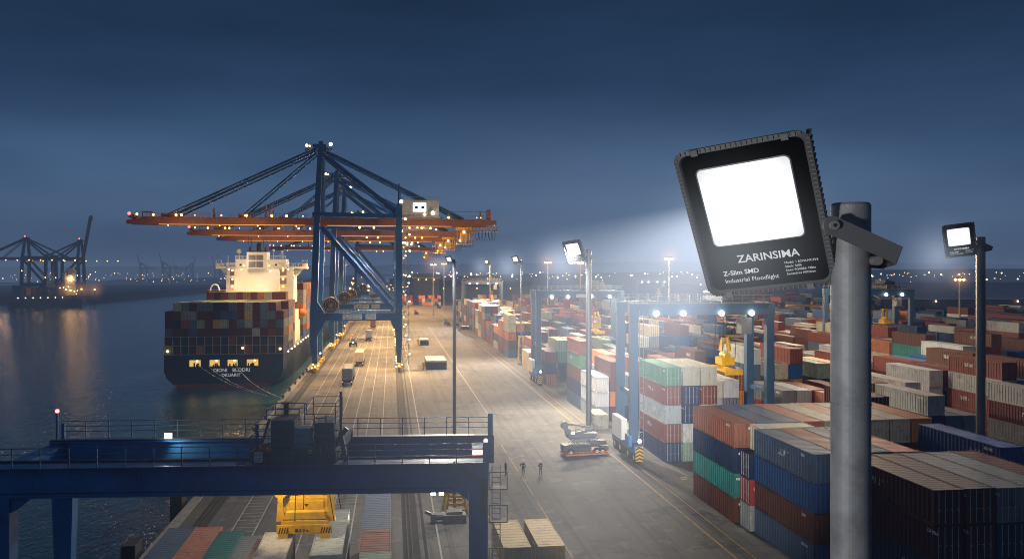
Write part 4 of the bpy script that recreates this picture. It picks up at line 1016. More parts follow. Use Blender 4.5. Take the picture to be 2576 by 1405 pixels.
# trolley ------------------------------------------------------------------
tx = -11.55     # centre
T_ = M['trolley'] = paint('trolley dark blue', (.035,.10,.18), .55, dirt=.6, scale=1.2)
g = MB()
g.box(tx-2.75,tx-2.3,-.1,ry+.6,ZT+.15,ZT+.75); g.box(tx+1.9,tx+2.35,-.1,ry+.6,ZT+.15,ZT+.75); g.box(tx-2.3,tx+1.9,.2,ry-.2,ZT+.55,ZT+.7)
for x in (tx-2.5,tx+2.1):
    for y in (.9,ry+.05): g.tube((x-.3,y,ZT+.3),(x+.3,y,ZT+.3),.28,n=12)
tro = g.build('trolley', T_, gan)
for bx in ((tx-1.9,tx-.45,1.5,4.0,ZT+.7,ZT+2.35),(tx+.75,tx+1.95,1.9,4.6,ZT+.7,ZT+2.1),(tx-2.25,tx+1.85,-.05,.15,ZT-.05,ZT+.62)):
    ebx = MB().box(*bx).build('engine_box', T_, tro, bevel=.04)
    g = MB()
    for k in range(6): g.box(bx[0]+.15,bx[1]-.15,bx[2]-.03,bx[2]-.005,bx[4]+.12+k*(bx[5]-bx[4]-.25)/6,bx[4]+.16+k*(bx[5]-bx[4]-.25)/6)
    g.build('vent_grille', M['handrail'], ebx)
g = MB(); g.box(tx-.35,tx+.65,.9,1.8,ZT+.75,ZT+1.95); g.build('control_cabinet', paint('pale cabinet', (.10,.27,.38), .5, dirt=.3), tro)
g = MB(); g.tube((tx-2.1,3.2,ZT+1.1),(tx-.6,3.2,ZT+1.1),.45,n=14); g.tube((tx+.6,5.0,ZT+1.1),(tx+1.8,5.0,ZT+1.1),.45,n=14); g.build('hoist_drum', M['grey'], tro)
g = MB(); g.tube((tx-1.35,3.4,ZT+2.3),(tx-1.35,3.4,ZT+3.1),.17,n=12); g.build('exhaust', M['dark'], tro)
MB().tube((tx-1.35,3.4,ZT+3.1),(tx-1.35,3.4,ZT+3.2),.34,n=14).build('exhaust_cap', paint('rusty cap', (.35,.12,.05), .7), tro)
g = MB()
def cage(x0,x1,y0,y1,z0,z1,st=.75):
    for x in (x0,x1):
        for y in (y0,y1): g.beam((x,y,z0),(x,y,z1),.06,.06)
    for z in (z1,(z0+z1)/2):
        g.box(x0,x1,y0-.02,y0+.02,z-.03,z+.02); g.box(x0,x1,y1-.02,y1+.02,z-.03,z+.02); g.box(x0-.02,x0+.02,y0,y1,z-.03,z+.02); g.box(x1-.02,x1+.02,y0,y1,z-.03,z+.02)
cage(tx-2.2,tx-.2,1.8,4.2,ZT+2.3,ZT+3.0); cage(tx+.1,tx+2.0,2.0,5.0,ZT+2.0,ZT+3.3); cage(tx-2.7,tx+2.3,-.1,1.6,ZT+.75,ZT+1.7)
g.beam((tx-2.5,.6,ZT+.7),(tx-2.5,.6,ZT+2.3),.18,.18); g.beam((tx+2.2,3.0,ZT+.7),(tx+2.2,3.0,ZT+3.9),.16,.16); g.beam((tx-2.75,3,ZT+.7),(tx-2.3,3,ZT+2.2),.16,.16)
g.beam((tx+2.0,.6,ZT+.7),(tx+2.9,.6,ZT+2.0),.2,.3); g.beam((tx+2.9,.4,ZT+.1),(tx+2.6,.4,ZT+1.6),.25,.4)
for k in range(7): g.box(tx-.9+k*.12,tx-.87+k*.12,1.9,1.95,ZT+2.0,ZT+2.4)
for k in range(6): g.box(tx+.75,tx+1.45,1.75,1.85,ZT+.8+k*.32,ZT+.85+k*.32)
g.beam((tx+.75,1.8,ZT+.7),(tx+.75,1.8,ZT+2.6),.07,.07); g.beam((tx+1.45,1.8,ZT+.7),(tx+1.45,1.8,ZT+2.6),.07,.07)
g.build('trolley_railing', M['handrail'], tro)
g = MB(); g.ball((tx-1.9,-.3,ZT+1.0),.22,10,8); g.build('fire_extinguisher', paint('red extinguisher', (.5,.03,.02), .4), tro)
g = MB(); g.ball((tx+.85,-.2,ZT+.75),.14,10,8); g.build('floodlamp', M['white'], tro)
g = MB()    # hoist ropes
sx0 = tx+.1
for dx in (-1.3,1.3):
    for dy in (3.4,6.4): g.tube((sx0+dx*.6,dy,ZT+.5),(sx0+dx,dy+2,10.4),.03,n=5)
g.build('hoist_rope', M['dark'], gan)
# yellow spreader: head block, telescopic frame, corner guides; lies along the quay (y)
Y_ = M['yellow']
spc = at(768, 1322, z=6.2); mi = Matrix.Rotation(radians(5.0), 4, 'Z') @ Matrix.Translation((-pr.x,-pr.y,0)); c = mi @ spc
cx, cy = c.x, c.y
g = MB(); g.box(cx-1.5,cx+1.5,cy-.3,cy+.1,5.85,6.55); g.box(cx-1.5,cx+1.5,cy+11.4,cy+11.8,5.85,6.5); g.box(cx-.75,cx-.3,cy,cy+11.5,6.3,6.9); g.box(cx+.3,cx+.75,cy,cy+11.5,6.3,6.9)
g.box(cx-1.75,cx+1.75,cy-.42,cy-.3,5.7,6.3)
spr = g.build('spreader', Y_, gan, bevel=.02)
g = MB(); g.box(cx-1.35,cx+1.35,cy+.6,cy+1.3,6.9,7.9); g.box(cx-1.1,cx+1.1,cy+.5,cy+.62,7.1,7.7); g.prism([(cx-1.4,6.6),(cx+1.4,6.6),(cx+1.2,7.1),(cx-1.2,7.1)],'y',cy-.2,cy+.6); g.build('cross_head', Y_, spr, bevel=.03)
for sx in (-1,1):
    g = MB(); x = cx+sx*1.62; g.beam((x,cy+.35,6.4),(x,cy+.35,8.0),.5,.35,.3,.3,up=(0,1,0)); g.tube((x,cy+.2,8.35),(x,cy+.5,8.35),.42,n=14); g.beam((x,cy+.35,7.2),(cx+sx*1.1,cy+.6,7.0),.3,.3); g.build('guide_arm', Y_, spr)
    g = MB(); g.box(cx+sx*1.32-.3,cx+sx*1.32+.3,cy-.52,cy-.43,5.3,6.2); o = g.build('corner_plate', Y_, spr)
    g = MB()
    for k in range(4):
        x0 = cx+sx*1.32-.3+k*.16; g.add([(x0,cy-.535,5.75),(x0+.07,cy-.535,5.75),(x0+.17,cy-.535,6.15),(x0+.1,cy-.535,6.15)],[(0,1,2,3)])
    g.build('hazard_stripe', M['dark'], o)
g = MB(); g.box(cx-1.3,cx+1.3,cy+2.2,cy+5.2,7.6,8.2); 
for x in (-1.0,-.5,.35,.9):
    g.tube((cx+x,cy+2.4,8.6),(cx+x,cy+5.0,8.6),.42,n=14)
g.box(cx-1.3,cx-1.1,cy+2.2,cy+5.2,8.2,9.6); g.box(cx+1.1,cx+1.3,cy+2.2,cy+5.2,8.2,9.6); g.box(cx-1.3,cx+1.3,cy+3.4,cy+4.0,9.2,9.8); g.box(cx-.3,cx+.3,cy+2.1,cy+2.3,8.2,10.2); g.build('head_block', Y_, spr)
g = MB(); g.tube((cx-1.15,cy+1.6,7.9),(cx-1.15,cy+1.6,10.2),.25,n=10); g.tube((cx+1.0,cy+1.6,7.6),(cx+.9,cy+1.6,10.4),.12,n=8); g.tube((cx+1.25,cy+1.4,7.6),(cx+1.2,cy+1.4,10.4),.08,n=8); g.build('hydraulic_hose', M['dark'], spr)
me = text_mesh('III.3 0 o.', .28, bold=.01); o = link('number_lettering', me, spr, M['dark']); o.location = (cx-.6,cy-.44,5.85); o.rotation_euler = (pi/2,0,0)
g = MB(); g.add([(cx-.14,cy-.01+.48,7.5),(cx+.14,cy+.47,7.5),(cx,cy+.47,7.3)],[(0,1,2)]); g.build('arrow_marking', M['dark'], spr)
for x in (-6.2, -13.6, -21.0):      # bolted splice plates on the front girder
    g = MB(); g.box(x-.32,x+.32,-.022,-.002,ZT-GH+.12,ZT-.12); g.box(x-.012,x+.012,-.034,-.022,ZT-GH+.1,ZT-.1); sp2 = g.build('splice_plate', D, gan)
    g = MB()
    for i in range(9):
        for dx in (-.24,-.14,.14,.24): g.box(x+dx-.018,x+dx+.018,-.04,-.022,ZT-GH+.2+i*.17,ZT-GH+.236+i*.17)
    g.build('bolt', M['handrail'], sp2)
g = MB()
for x in (-3.4,-4.8,-9.8,-17.2,-24.5,-27): g.box(x-.012,x+.012,-.012,-.001,ZT-GH+.05,ZT-.06)
g.build('weld_seam', D, gan)
g = MB(); g.path([(-29,-.06,ZT-GH+.25),(-2.2,-.06,ZT-GH+.25)], .022, 6); g.build('cable_conduit', M['dark'], gan)
spr.matrix_basis = Matrix.Translation((cx,cy,5.7)) @ Matrix.Diagonal((1.28,1.0,1.22,1)) @ Matrix.Translation((-cx,-cy,-5.7))
# ---------------------------------------------------------------- floodlights
cen = at(1900, 551, 4.0)
sc_ = 1/525.0
u = cs(290*sc_, 38*sc_, -150*sc_); v = cs(135*sc_, -363*sc_, 169*sc_)
uu = u.normalized(); vv = (v - uu*v.dot(uu)).normalized(); nn = uu.cross(vv)
if nn.dot(FW) > 0: nn = -nn
WL, HL = u.length, v.length
# local head frame: x=uu, y=-vv (up), z=nn (out of the glass)
HR = Matrix((uu, -vv, nn)).transposed()
if HR.determinant() < 0: raise SystemExit('flip')
Mt_b = paint('black lamp housing', (.13,.13,.13), .42, dirt=.3, scale=4); M['housing'] = Mt_b
M['bezel'] = paint('glossy black glass border', (.008,.008,.009), .18, dirt=.05)
m, t, out = nt('led lens'); em = N(t,'ShaderNodeEmission'); tc = N(t,'ShaderNodeTexCoord'); ck = N(t,'ShaderNodeTexVoronoi', Scale=70.0); t.links.new(tc.outputs['Object'], ck.inputs['Vector'])
rmp = ramp(t, [(.1,(1,1,1)),(.75,(.92,.93,.95))], ck.outputs[0]); t.links.new(rmp.outputs[0], em.inputs[0])
gr = N(t,'ShaderNodeVectorMath',operation='LENGTH'); t.links.new(tc.outputs['Object'], gr.inputs[0])
t.links.new(ramp(t, [(.08,(4,4,4)),(.17,(1.7,1.7,1.7)),(.24,(1.05,1.05,1.05)),(.31,(.72,.72,.72))], gr.outputs['Value']).outputs[0], em.inputs['Strength']); t.links.new(em.outputs[0], out.inputs[0]); M['lens'] = m
def rrect(w, h, r, n=5, cx=0, cy=0):
    P = []
    for sx, sy, a0 in ((1,1,0),(-1,1,90),(-1,-1,180),(1,-1,270)):
        for i in range(n+1):
            a = radians(a0+90*i/n); P.append((cx+sx*(w/2-r)+r*cos(a), cy+sy*(h/2-r)+r*sin(a)))
    return P
def ringm(mb, A, B, za, zb):
    n = len(A); vs = [(x,y,za) for x,y in A]+[(x,y,zb) for x,y in B]
    mb.add(vs, [(i,(i+1)%n,n+(i+1)%n,n+i) for i in range(n)])
def lamp_head(root, pos, s, letters=True):
    W2, H2 = WL*1.0, HL*1.0
    O = rrect(W2,H2,.055); I = rrect(W2*.93,H2*.945,.045); I2 = rrect(W2*.90,H2*.925,.04); Bk = rrect(W2*.97,H2*.97,.06); Bk2 = rrect(W2*.80,H2*.82,.05)
    g = MB(); ringm(g,O,I,.0,.006); ringm(g,I,I2,.006,-.008); ringm(g,O,Bk,.0,-.045); ringm(g,Bk,Bk2,-.045,-.085)
    g.add([(x,y,-.085) for x,y in Bk2],[tuple(range(len(Bk2)))])
    for k in range(26):       # cooling fins along the right and left edges
        y = -H2*.46+k*H2*.92/25
        g.box(W2*.47,W2*.505,y-.004,y+.004,-.075,-.004)
    hd = g.build('lamp_housing', Mt_b, root)
    hd.matrix_basis = Matrix.Translation(pos) @ HR.to_4x4() @ Matrix.Scale(s,4)
    g = MB()
    for k in range(34):       # small ribs in the frame
        y = -H2*.45+k*H2*.9/33
        for sx in (-1,1): g.box(sx*W2*.4825-.009,sx*W2*.4825+.009,y-.0022,y+.0022,.0,.009)
    for k in range(24):
        x = -W2*.44+k*W2*.88/23
        for sy in (-1,1): g.box(x-.0022,x+.0022,sy*H2*.487-.008,sy*H2*.487+.008,.0,.009)
    g.build('frame_rib', M['grey_rib'], hd)
    for x, y in ((-W2*.33,H2*.485),(W2*.33,H2*.485),(-W2*.33,-H2*.485),(W2*.3,-H2*.485)):
        MB().box(x-.016,x+.016,y-.018,y+.012,-.002,.013).build('clip', M['grey_rib'], hd)
    g = MB(); P = rrect(W2*.90,H2*.925,.04); g.add([(x,y,-.006) for x,y in P],[tuple(range(len(P)))]); g.build('glass_border', M['bezel'], hd)
    lx, ly = -W2*.012, H2*.105
    lw, lh = W2*.685, H2*.515
    P = rrect(lw+.012,lh+.012,.03); g = MB(); ringm(g,[(x+lx,y+ly) for x,y in P],[(x+lx,y+ly) for x,y in rrect(lw,lh,.026)],-.0055,-.003); g.build('lens_rim', M['grey_rib'], hd)
    P = rrect(lw,lh,.026); g = MB(); g.add([(x,y,0) for x,y in P],[tuple(range(len(P)))]); ln = g.build('lens', M['lens'], hd); ln.location = (lx,ly,-.0045)
    if letters:
        for tx_, size, x, y, b_, shx in (('ZARINSIMA',.058,-.130,-.226,.0007,1),('Z-Slim SMD',.036,-.215,-.292,.0006,1),('Industrial Floodlight',.033,-.215,-.335,0,1),('Model: 1 8ONUVC4V6',.0165,.088,-.262,0,1),('Stock: S60h',.0165,.088,-.283,0,1),('Sxxx: FG4B8d- N0m',.0165,.088,-.304,0,1),('Seoundces H0Cbion',.0165,.088,-.325,0,1)):
            me = text_mesh(tx_, size, bold=b_); l = link('lettering', me, hd, M['print_glow']); l.location = (x,y,-.004)
    return hd
M['grey_rib'] = paint('grey lamp frame', (.24,.24,.24), .45, dirt=.2, scale=5)
M['print_glow'] = glow('self-lit print', (.75,.76,.78), .8)  # print glows by itself so it reads on the dark border
def floodlight(px, ptop, d, zb, diam, s, label, lampc, halo_r, letters=True, group=None):
    top = at(px, ptop, d)
    root = empty('floodlight', (top.x, top.y, zb), 0, label, 'floodlight', group)
    L = top.z-zb; mb = MB(); n = 40 if s < 2 else 20
    mb.tube((0,0,0),(0,0,L),diam/2,n=n,cap=False); mb.tube((0,0,L),(0,0,L+.012*s),diam/2,diam/2*.9,n=n)
    if s < 1.1: mb.tube((0,0,L-(1015-517)/525*1.0+.0),(0,0,L-(1015-517)/525+.006),diam/2+.004,diam/2+.004,n=n)
    mb.build('pole', M['galv'] if s > 1.1 else M['galv_near'], root, smooth=False)
    if s >= 1.1:
        g = MB(); g.tube((0,0,0),(0,0,.35),diam*.9,n=16); g.box(-diam*.9,diam*.9,-diam*.9,diam*.9,0,.12); g.build('base_plate', M['conc'], root)
    for me_ in root.children[:0]: pass
    off = (cen - at(2140, 517, 4.0))*s
    hd = lamp_head(root, Vector((0,0,L))+off, s, letters)
    # U bracket: arm from pivot on the lamp's side to behind the pole
    pv = (at(2095,567,3.83)-at(2140,517,4.0))*s; e1 = (at(2262,642,3.80)-at(2140,517,4.0))*s; e2 = (at(2225,655,4.16)-at(2140,517,4.0))*s; e3=(at(2050,640,4.2)-at(2140,517,4.0))*s
    T = Vector((0,0,L)); g = MB()
    upv = (cs(.35,.93,0)).normalized()
    g.beam(T+pv, T+e1, .006*s, .085*s, up=upv); g.tube(T+pv-FW*.006*s, T+pv+FW*.02*s, .044*s, n=20)
    g.beam(T+e1, T+e2, .006*s, .085*s, up=upv); g.beam(T+e2, T+e3, .006*s, .085*s, up=upv)
    br = g.build('bracket', Mt_b, root)
    g = MB(); b0 = T+pv; g.tube(b0-FW*.028*s, b0-FW*.006*s, .021*s, n=18); bo = g.build('bolt', M['grey_rib'], br)
    g = MB(); g.tube(b0-FW*.031*s, b0-FW*.028*s, .009*s, n=6); g.build('bolt_socket', M['dark'], br)
    cl2 = T+(at(2205,655,3.9)-at(2140,517,4.0))*s
    g = MB(); g.tube(cl2-FW*.02*s, cl2+FW*.05*s, .022*s, n=12); g.build('clamp_bolt', M['grey_rib'], br)
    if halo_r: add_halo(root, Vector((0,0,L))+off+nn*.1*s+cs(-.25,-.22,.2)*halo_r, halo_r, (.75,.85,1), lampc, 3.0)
    return root, Vector((top.x, top.y, zb+L))+off
M['galv_near'] = paint('weathered galvanised pole', (.30,.305,.31), .55, .15, dirt=.75, scale=3.5, dcol=(.11,.112,.115), bump=.05)
H1_, P1 = floodlight(2140, 517, 4.0, 0, .183, 1.0, 'huge black lettered floodlight blazing white on the thick steel pole in front', 0, 0)
H2_, P2 = floodlight(1481, 628, 145, 0, .98, 5.5, 'white floodlight on tall pale pole beside the near end of the tall white stacks', .10, 8, group=None)
_, P3 = floodlight(1143, 652, 94.5, 0, .38, 1.25, 'slim blue pole with small white floodlight, yellow guarded foot under the near gantry', .16, 2.6)
_, P4 = floodlight(1233, 658, 400, 0, .62, 3.6, 'most distant small white floodlight on a thin pole above the far stacks', .05, 10)
_, P5 = floodlight(1311, 652, 245, 0, .45, 3.5, 'small white floodlight on a slim pole with a yellow base at the road edge', .07, 9)
_, P6 = floodlight(2467, 597, 85, 0, .88, 4.7, 'lettered floodlight on a thick pole standing among the dark stacks by the warehouse', .09, 6)
# yellow guards at pole feet
for (px, y_, d, z1, w_, lb) in ((1311,0,245,8.5,.9,'yellow guard frame round the foot of the slim pole at the road edge'),(1146,0,94.5,3.0,1.3,'yellow guard block round the foot of the pole under the near gantry')):
    b0 = at(px, 900, d); e = empty('pole_guard', (b0.x,b0.y,0), 0, lb, 'guard')
    g = MB(); 
    for sx in (-1,1):
        for sy in (-1,1): g.beam((sx*w_,sy*w_,0),(sx*w_*.6,sy*w_*.6,z1),.3,.3)
    for z in (z1*.35,z1*.65,z1*.97):
        for sx in (-1,1): g.box(-w_*.8,w_*.8,sx*w_*.75-.1,sx*w_*.75+.1,z-.15,z+.15); g.box(sx*w_*.75-.1,sx*w_*.75+.1,-w_*.8,w_*.8,z-.15,z+.15)
    g.build('frame', M['yellow'], e); MB().box(-w_,w_,-w_,w_,0,.5).build('base', M['conc'], e)
# beam of the big floodlight, a glowing cone added to look like lit haze
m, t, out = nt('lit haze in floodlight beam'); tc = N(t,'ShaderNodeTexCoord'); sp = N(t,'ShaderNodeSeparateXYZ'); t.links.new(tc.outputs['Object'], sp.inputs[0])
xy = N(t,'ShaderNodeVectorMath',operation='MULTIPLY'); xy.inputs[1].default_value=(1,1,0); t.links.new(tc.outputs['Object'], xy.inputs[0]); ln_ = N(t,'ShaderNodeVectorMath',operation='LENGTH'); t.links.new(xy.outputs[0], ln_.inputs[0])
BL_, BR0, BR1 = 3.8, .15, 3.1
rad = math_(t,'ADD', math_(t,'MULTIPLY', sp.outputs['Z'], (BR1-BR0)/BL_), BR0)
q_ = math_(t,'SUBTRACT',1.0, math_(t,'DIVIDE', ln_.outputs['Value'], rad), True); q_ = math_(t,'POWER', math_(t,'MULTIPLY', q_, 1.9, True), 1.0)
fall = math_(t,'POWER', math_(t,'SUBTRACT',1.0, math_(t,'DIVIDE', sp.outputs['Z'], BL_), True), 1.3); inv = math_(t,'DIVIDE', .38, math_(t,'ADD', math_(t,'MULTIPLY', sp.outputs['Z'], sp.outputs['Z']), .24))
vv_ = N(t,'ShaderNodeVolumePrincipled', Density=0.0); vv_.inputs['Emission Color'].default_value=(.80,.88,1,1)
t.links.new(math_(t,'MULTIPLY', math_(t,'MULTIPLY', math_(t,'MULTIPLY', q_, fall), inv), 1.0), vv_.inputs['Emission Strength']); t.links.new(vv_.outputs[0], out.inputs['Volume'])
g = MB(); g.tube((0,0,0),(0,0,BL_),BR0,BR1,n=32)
bm_ = g.build('glow_volume', m, H1_, smooth=True)
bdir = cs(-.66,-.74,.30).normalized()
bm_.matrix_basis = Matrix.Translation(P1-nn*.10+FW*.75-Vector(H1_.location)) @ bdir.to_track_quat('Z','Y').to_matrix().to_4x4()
add_halo(H1_, P1-Vector(H1_.location)+nn*.03+cs(-.10,-.12,0), .60, (.82,.90,1), .55, 2.2)  # glow ball added before the lamp face as its glare
# sodium masts
random.seed(4)
for i, (px, pt_, d, lb) in enumerate(((1090,664,520,'orange lamp mast at the far end of the quay road, left of the white lamps'),(1117,662,600,'thin mast with pale amber lamp next to the slim blue pole'),(1378,658,430,'orange lamp mast rising between the two slim white floodlights and the thick one'),(1460,660,470,'thin amber lit mast just left of the thick pale pole'),(1683,648,330,'orange lamp mast standing under the left edge of the huge floodlight'),(2414,700,300,'amber lit thin mast under the floodlight by the warehouse'))):
    tp = at(px, pt_, d); e = empty('lamp_mast', (tp.x,tp.y,0), 0, lb, 'lamp mast', 'tall masts with sodium lamps')
    MB().tube((0,0,0),(0,0,tp.z),.42 if d < 600 else .3,.25,n=8).build('pole', M['mastp'] if 'mastp' in M else M.setdefault('mastp', paint('mast', (.35,.30,.24), .6)), e)
    g = MB(); g.tube((0,0,tp.z-.2),(0,0,tp.z+.5),1.6,1.2,n=12); g.build('lamp_ring', M['dark'], e)
    g = MB()
    for k in range(6): g.ball((1.5*cos(k*pi/3),1.5*sin(k*pi/3),tp.z-.4),.45,6,4)
    g.build('lamp', M['amber'], e)
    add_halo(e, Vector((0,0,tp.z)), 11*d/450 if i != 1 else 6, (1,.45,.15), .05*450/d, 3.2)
# ---------------------------------------------------------------- vehicles, people and equipment
def wheel(mb_root, x, y, r=.5, w=.3):
    o = MB().tube((x-w/2,y,r),(x+w/2,y,r),r,n=14).build('wheel', M['rubber'], mb_root)
def terminal_truck(x, y, rz, label, load=None, col='yellow', lights=True, L=13.0):
    e = empty('terminal_truck', (x,y,0), rz, label, 'truck', 'terminal trucks on the quay lanes')
    body = M[col]
    g = MB(); g.prism([(4.0,.7),(6.4,.7),(6.4,1.5),(6.2,2.9),(4.4,2.9),(4.0,1.6)],'x',-1.2,.35); cb = g.build('cab', body, e)
    MB().box(-1.1,.25,6.32,6.42,1.7,2.6).build('windscreen', M['glass'], cb)
    MB().box(-1.15,1.15,3.0,6.6,.55,.95).build('chassis', M['dark'], e)
    g = MB(); g.box(-.5,-.25,-8.2,4.2,.95,1.3); g.box(.25,.5,-8.2,4.2,.95,1.3)
    for yy in (-8,-5,-2,1,3.6): g.box(-1.2,1.2,yy-.12,yy+.12,1.1,1.32)
    g.box(-1.22,1.22,-8.35,-8.2,.7,1.35); g.build('trailer', M['dark'], e)
    for yy in (5.6,3.4,-6.2,-7.4):
        for sx in (-1,1): wheel(e, sx*1.0, yy)
    for sx in (-1,1):
        MB().ball((sx*.95,6.66,.85),.13,6,4).build('headlight', M['near_w'], e)
        MB().box(sx*1.05-.1,sx*1.05+.1,-8.4,-8.35,.8,.95).build('tail_light', M['red_s'], e)
    return e
def truck_at(px, py, label, load, col='yellow', rz=0.0, words_=None, L=12.19, force_z=1.32):
    c = at(px, py, z=0); y = c.y+8.3; terminal_truck(c.x, y, rz, label, col=col)
    if load:
        for k, l in enumerate(load if isinstance(load, list) else [load]): addbox(c.x, y-2.0, force_z+k*HC, L, l, words_, 'containers carried by terminal trucks', force=True)
truck_at(873, 969, 'terminal truck on the middle lane carrying a grey container, closest to the near gantry', 'grey', words_='container on the truck closest to the near gantry trolley')
truck_at(903, 921, 'terminal truck with one tall yellow lit box, just ahead of the closest truck', 'cream', words_='lit container on the second truck from the near gantry')
truck_at(927, 858, 'small terminal truck with a white box under the big crane portal', 'white', words_='container on the truck under the crane portal', L=6.06)
truck_at(938, 827, 'terminal truck with orange box nearly beneath the signboards', 'orange', words_='container on the truck right below the crane signboards', L=6.06)
truck_at(1048, 791, 'small terminal truck far down the quay road past the crane stairs', None, words_='')
truck_at(1128, 820, 'dark truck parked beside another near the tall far stacks', None, col='grey')
truck_at(1150, 822, 'dark truck parked between its twin and the far gantry foot', None, col='grey')
truck_at(1106, 776, 'tiny dark truck at the far end of the road', None, col='dark')
# flat stacked hatch covers / pallets on the quay road
def flat_pile(px, py, w_, l_, h_, label, lamp=True):
    c = at(px, py, z=0); e = empty('hatch_cover_pile', (c.x, c.y+l_/2, 0), 0, label, 'hatch covers')
    n = 4
    for k in range(n):
        g = MB(); g.box(-w_/2,w_/2,-l_/2,l_/2,k*h_/n+.05,(k+1)*h_/n-.12)
        for i in range(7): x = -w_/2+w_*i/6; g.box(x-.08,x+.08,-l_/2-.06,-l_/2-.005,k*h_/n+.05,(k+1)*h_/n-.12)
        g.build('cover', paint('pale cover', (.42,.38,.30), .7) if k == n-1 else M['dark'], e)
    g = MB(); g.box(-w_/2-1.1,-w_/2-.5,-l_/2+.2,-l_/2+1.2,.05,2.2); g.build('stand', M['yellow'], e)
flat_pile(1098, 929, 5.6, 13, 2.6, 'pile of wide pale hatch covers on the quay road left of the slim pole')
flat_pile(1068, 868, 3.0, 8, 2.2, 'smaller pale pile with yellow stand farther down the quay road')
flat_pile(1175, 828, 5, 7, 1.5, 'dark low pile on the road before the far gantry foot')
# straddling trailer with folded machinery, beside the tall pole
c = at(1478, 1150, z=0)
e = empty('maintenance_platform', (c.x, c.y+2.0, 0), radians(6), 'orange decked trailer carrying folded dark lift machinery on the road beside the thick pole', 'trailer')
g = MB(); g.box(-4.6,4.6,-2.3,2.3,.35,.6); 
for k in range(12): g.beam((-4.5+k*.8,-2.32,.35),(-4.0+k*.8,-2.32,.95),.06,.08)
g.box(-4.6,4.6,-2.36,-2.3,.9,1.0); g.build('deck', paint('orange deck', (.55,.20,.07), .6), e)
g = MB(); g.box(-4.5,1.5,-.2,2.0,.7,1.9); g.box(1.4,5.0,.4,2.2,1.3,2.4); g.box(-4.6,-2.3,-1,1.8,1.0,2.0); g.box(-2.2,1.3,-.6,-.2,.8,1.5); g.box(3.2,4.9,-1.2,.3,.7,1.7); g.build('engine_block', paint('machine grey brown', (.10,.09,.075), .6, dirt=.6, scale=1.5), e)
g = MB()
for k in range(10):
    a = -3.0+k*.55
    g.beam((a,-.4,2.0),(a+.9,-.4,3.0),.1,.14); g.beam((a+.9,-.4,2.0),(a,-.4,3.0),.1,.14); g.beam((a,1.4,2.0),(a+.9,1.4,3.0),.1,.14)
g.box(-3.2,3.0,-.5,1.5,3.0,3.2); g.build('scissor_lift', M['grey'], e)
g = MB(); g.box(-3.6,2.6,-.6,1.6,3.3,4.0); g.beam((-3.2,0,3.6),(-4.5,0,6.0),.7,.7,.5,.5); g.beam((-4.5,0,6.0),(1.2,.6,4.9),.35,.4); g.tube((-4.3,-.4,5.6),(-4.3,.5,5.6),.75,n=14); g.tube((-3.6,-.4,4.4),(-3.6,.5,4.4),.6,n=12); g.beam((-2,0,4),(1.8,0,4.6),.4,.5); g.build('folded_boom', M['grey'], e)
g = MB()
for z in (4.3,4.9,5.4): g.box(-2.2,3.4,-.65,-.6,z,z+.07); g.box(-2.2,3.4,1.55,1.6,z,z+.07)
for k in range(8): g.box(-2.2+k*.8,-2.14+k*.8,-.65,-.6,4,5.45)
g.build('basket_rail', M['grey'], e)
for sx in (-3.4,3.4,2.2):
    g = MB(); g.tube((sx,-1.6,.75),(sx,-1.2,.75),.75,n=16); w_ = g.build('wheel', M['rubber'], e); MB().tube((sx,-1.64,.75),(sx,-1.58,.75),.36,n=10).build('rim', M['sign'], w_)
e.scale = (.72,.72,.80)
# small stacker / forklift under the crane
def loader(px, py, s, label):
    c = at(px, py, z=0); e = empty('lift_truck', (c.x,c.y+2,0), 0, label, 'lift truck')
    g = MB(); g.box(-1*s,1*s,-1.6*s,1.8*s,.5*s,1.3*s); g.build('body', M['dark'], e)
    g = MB()
    for x in (-.7,.7): g.beam((x*s,1.0*s,1.3*s),(x*s,1.4*s,4.2*s),.14*s,.2*s)
    g.box(-.8*s,.8*s,.6*s,1.5*s,3.4*s,3.55*s); g.beam((0,.5*s,1.4*s),(0,-1.9*s,3.4*s),.3*s,.3*s); g.build('mast', M['yellow'], e)
    g = MB(); g.box(-.6*s,.6*s,-.6*s,.6*s,1.3*s,2.4*s); g.build('cab', M['grey'], e)
    for x in (-.9,.9):
        for y in (-1.1,1.2): wheel(e, x*s, y*s, .5*s, .35*s)
    MB().ball((0,-1.7*s,1.3*s),.16*s,6,4).build('lamp', M['near_w'], e)
loader(888, 872, 1.3, 'small lift truck with raised mast between the crane foot and the trucks')
loader(1112, 741, 2.2, 'distant dark reach loader at the far end of the quay road by the orange mast')
loader(1088, 730, 2.0, 'distant dark loader left of its neighbour near the far shed')
# concrete block machine by the pole foot under the near gantry
c = at(1128, 1312, z=0); e = empty('winch_unit', (c.x,c.y,0), 0, 'pale concrete anchored winch unit lying beside the yellow pole guard', 'winch')
g = MB(); g.box(-.6,1.9,-.7,.9,0,.9); g.box(-.2,1.5,-.5,.7,.9,1.2); g.build('base', M['conc'], e)
g = MB(); g.tube((-1.6,0,.7),(-.6,0,.7),.4,n=12); g.box(-1.9,-1.3,-.5,.5,.1,1.0); g.beam((-1.8,0,.9),(-2.5,0,1.2),.3,.3); g.build('drum', M['grey'], e)
# clutter beside the far slim pole
c = at(1345, 913, z=0); e = empty('equipment_heap', (c.x,c.y,0), 0, 'low dark heap of cables and gear on the paving beside the yellow pole base', 'gear')
g = MB(); random.seed(2)
for k in range(16):
    a = Vector((random.uniform(-2.8,2.8),random.uniform(-1.5,1.5),.25)); b_ = a+Vector((random.uniform(-1.5,1.5),random.uniform(-1,1),random.uniform(.1,1.0))); g.tube(a,b_,.16,n=5)
g.box(-1.6,1.2,-.6,.8,.02,.9); g.build('gear', M['dark'], e)
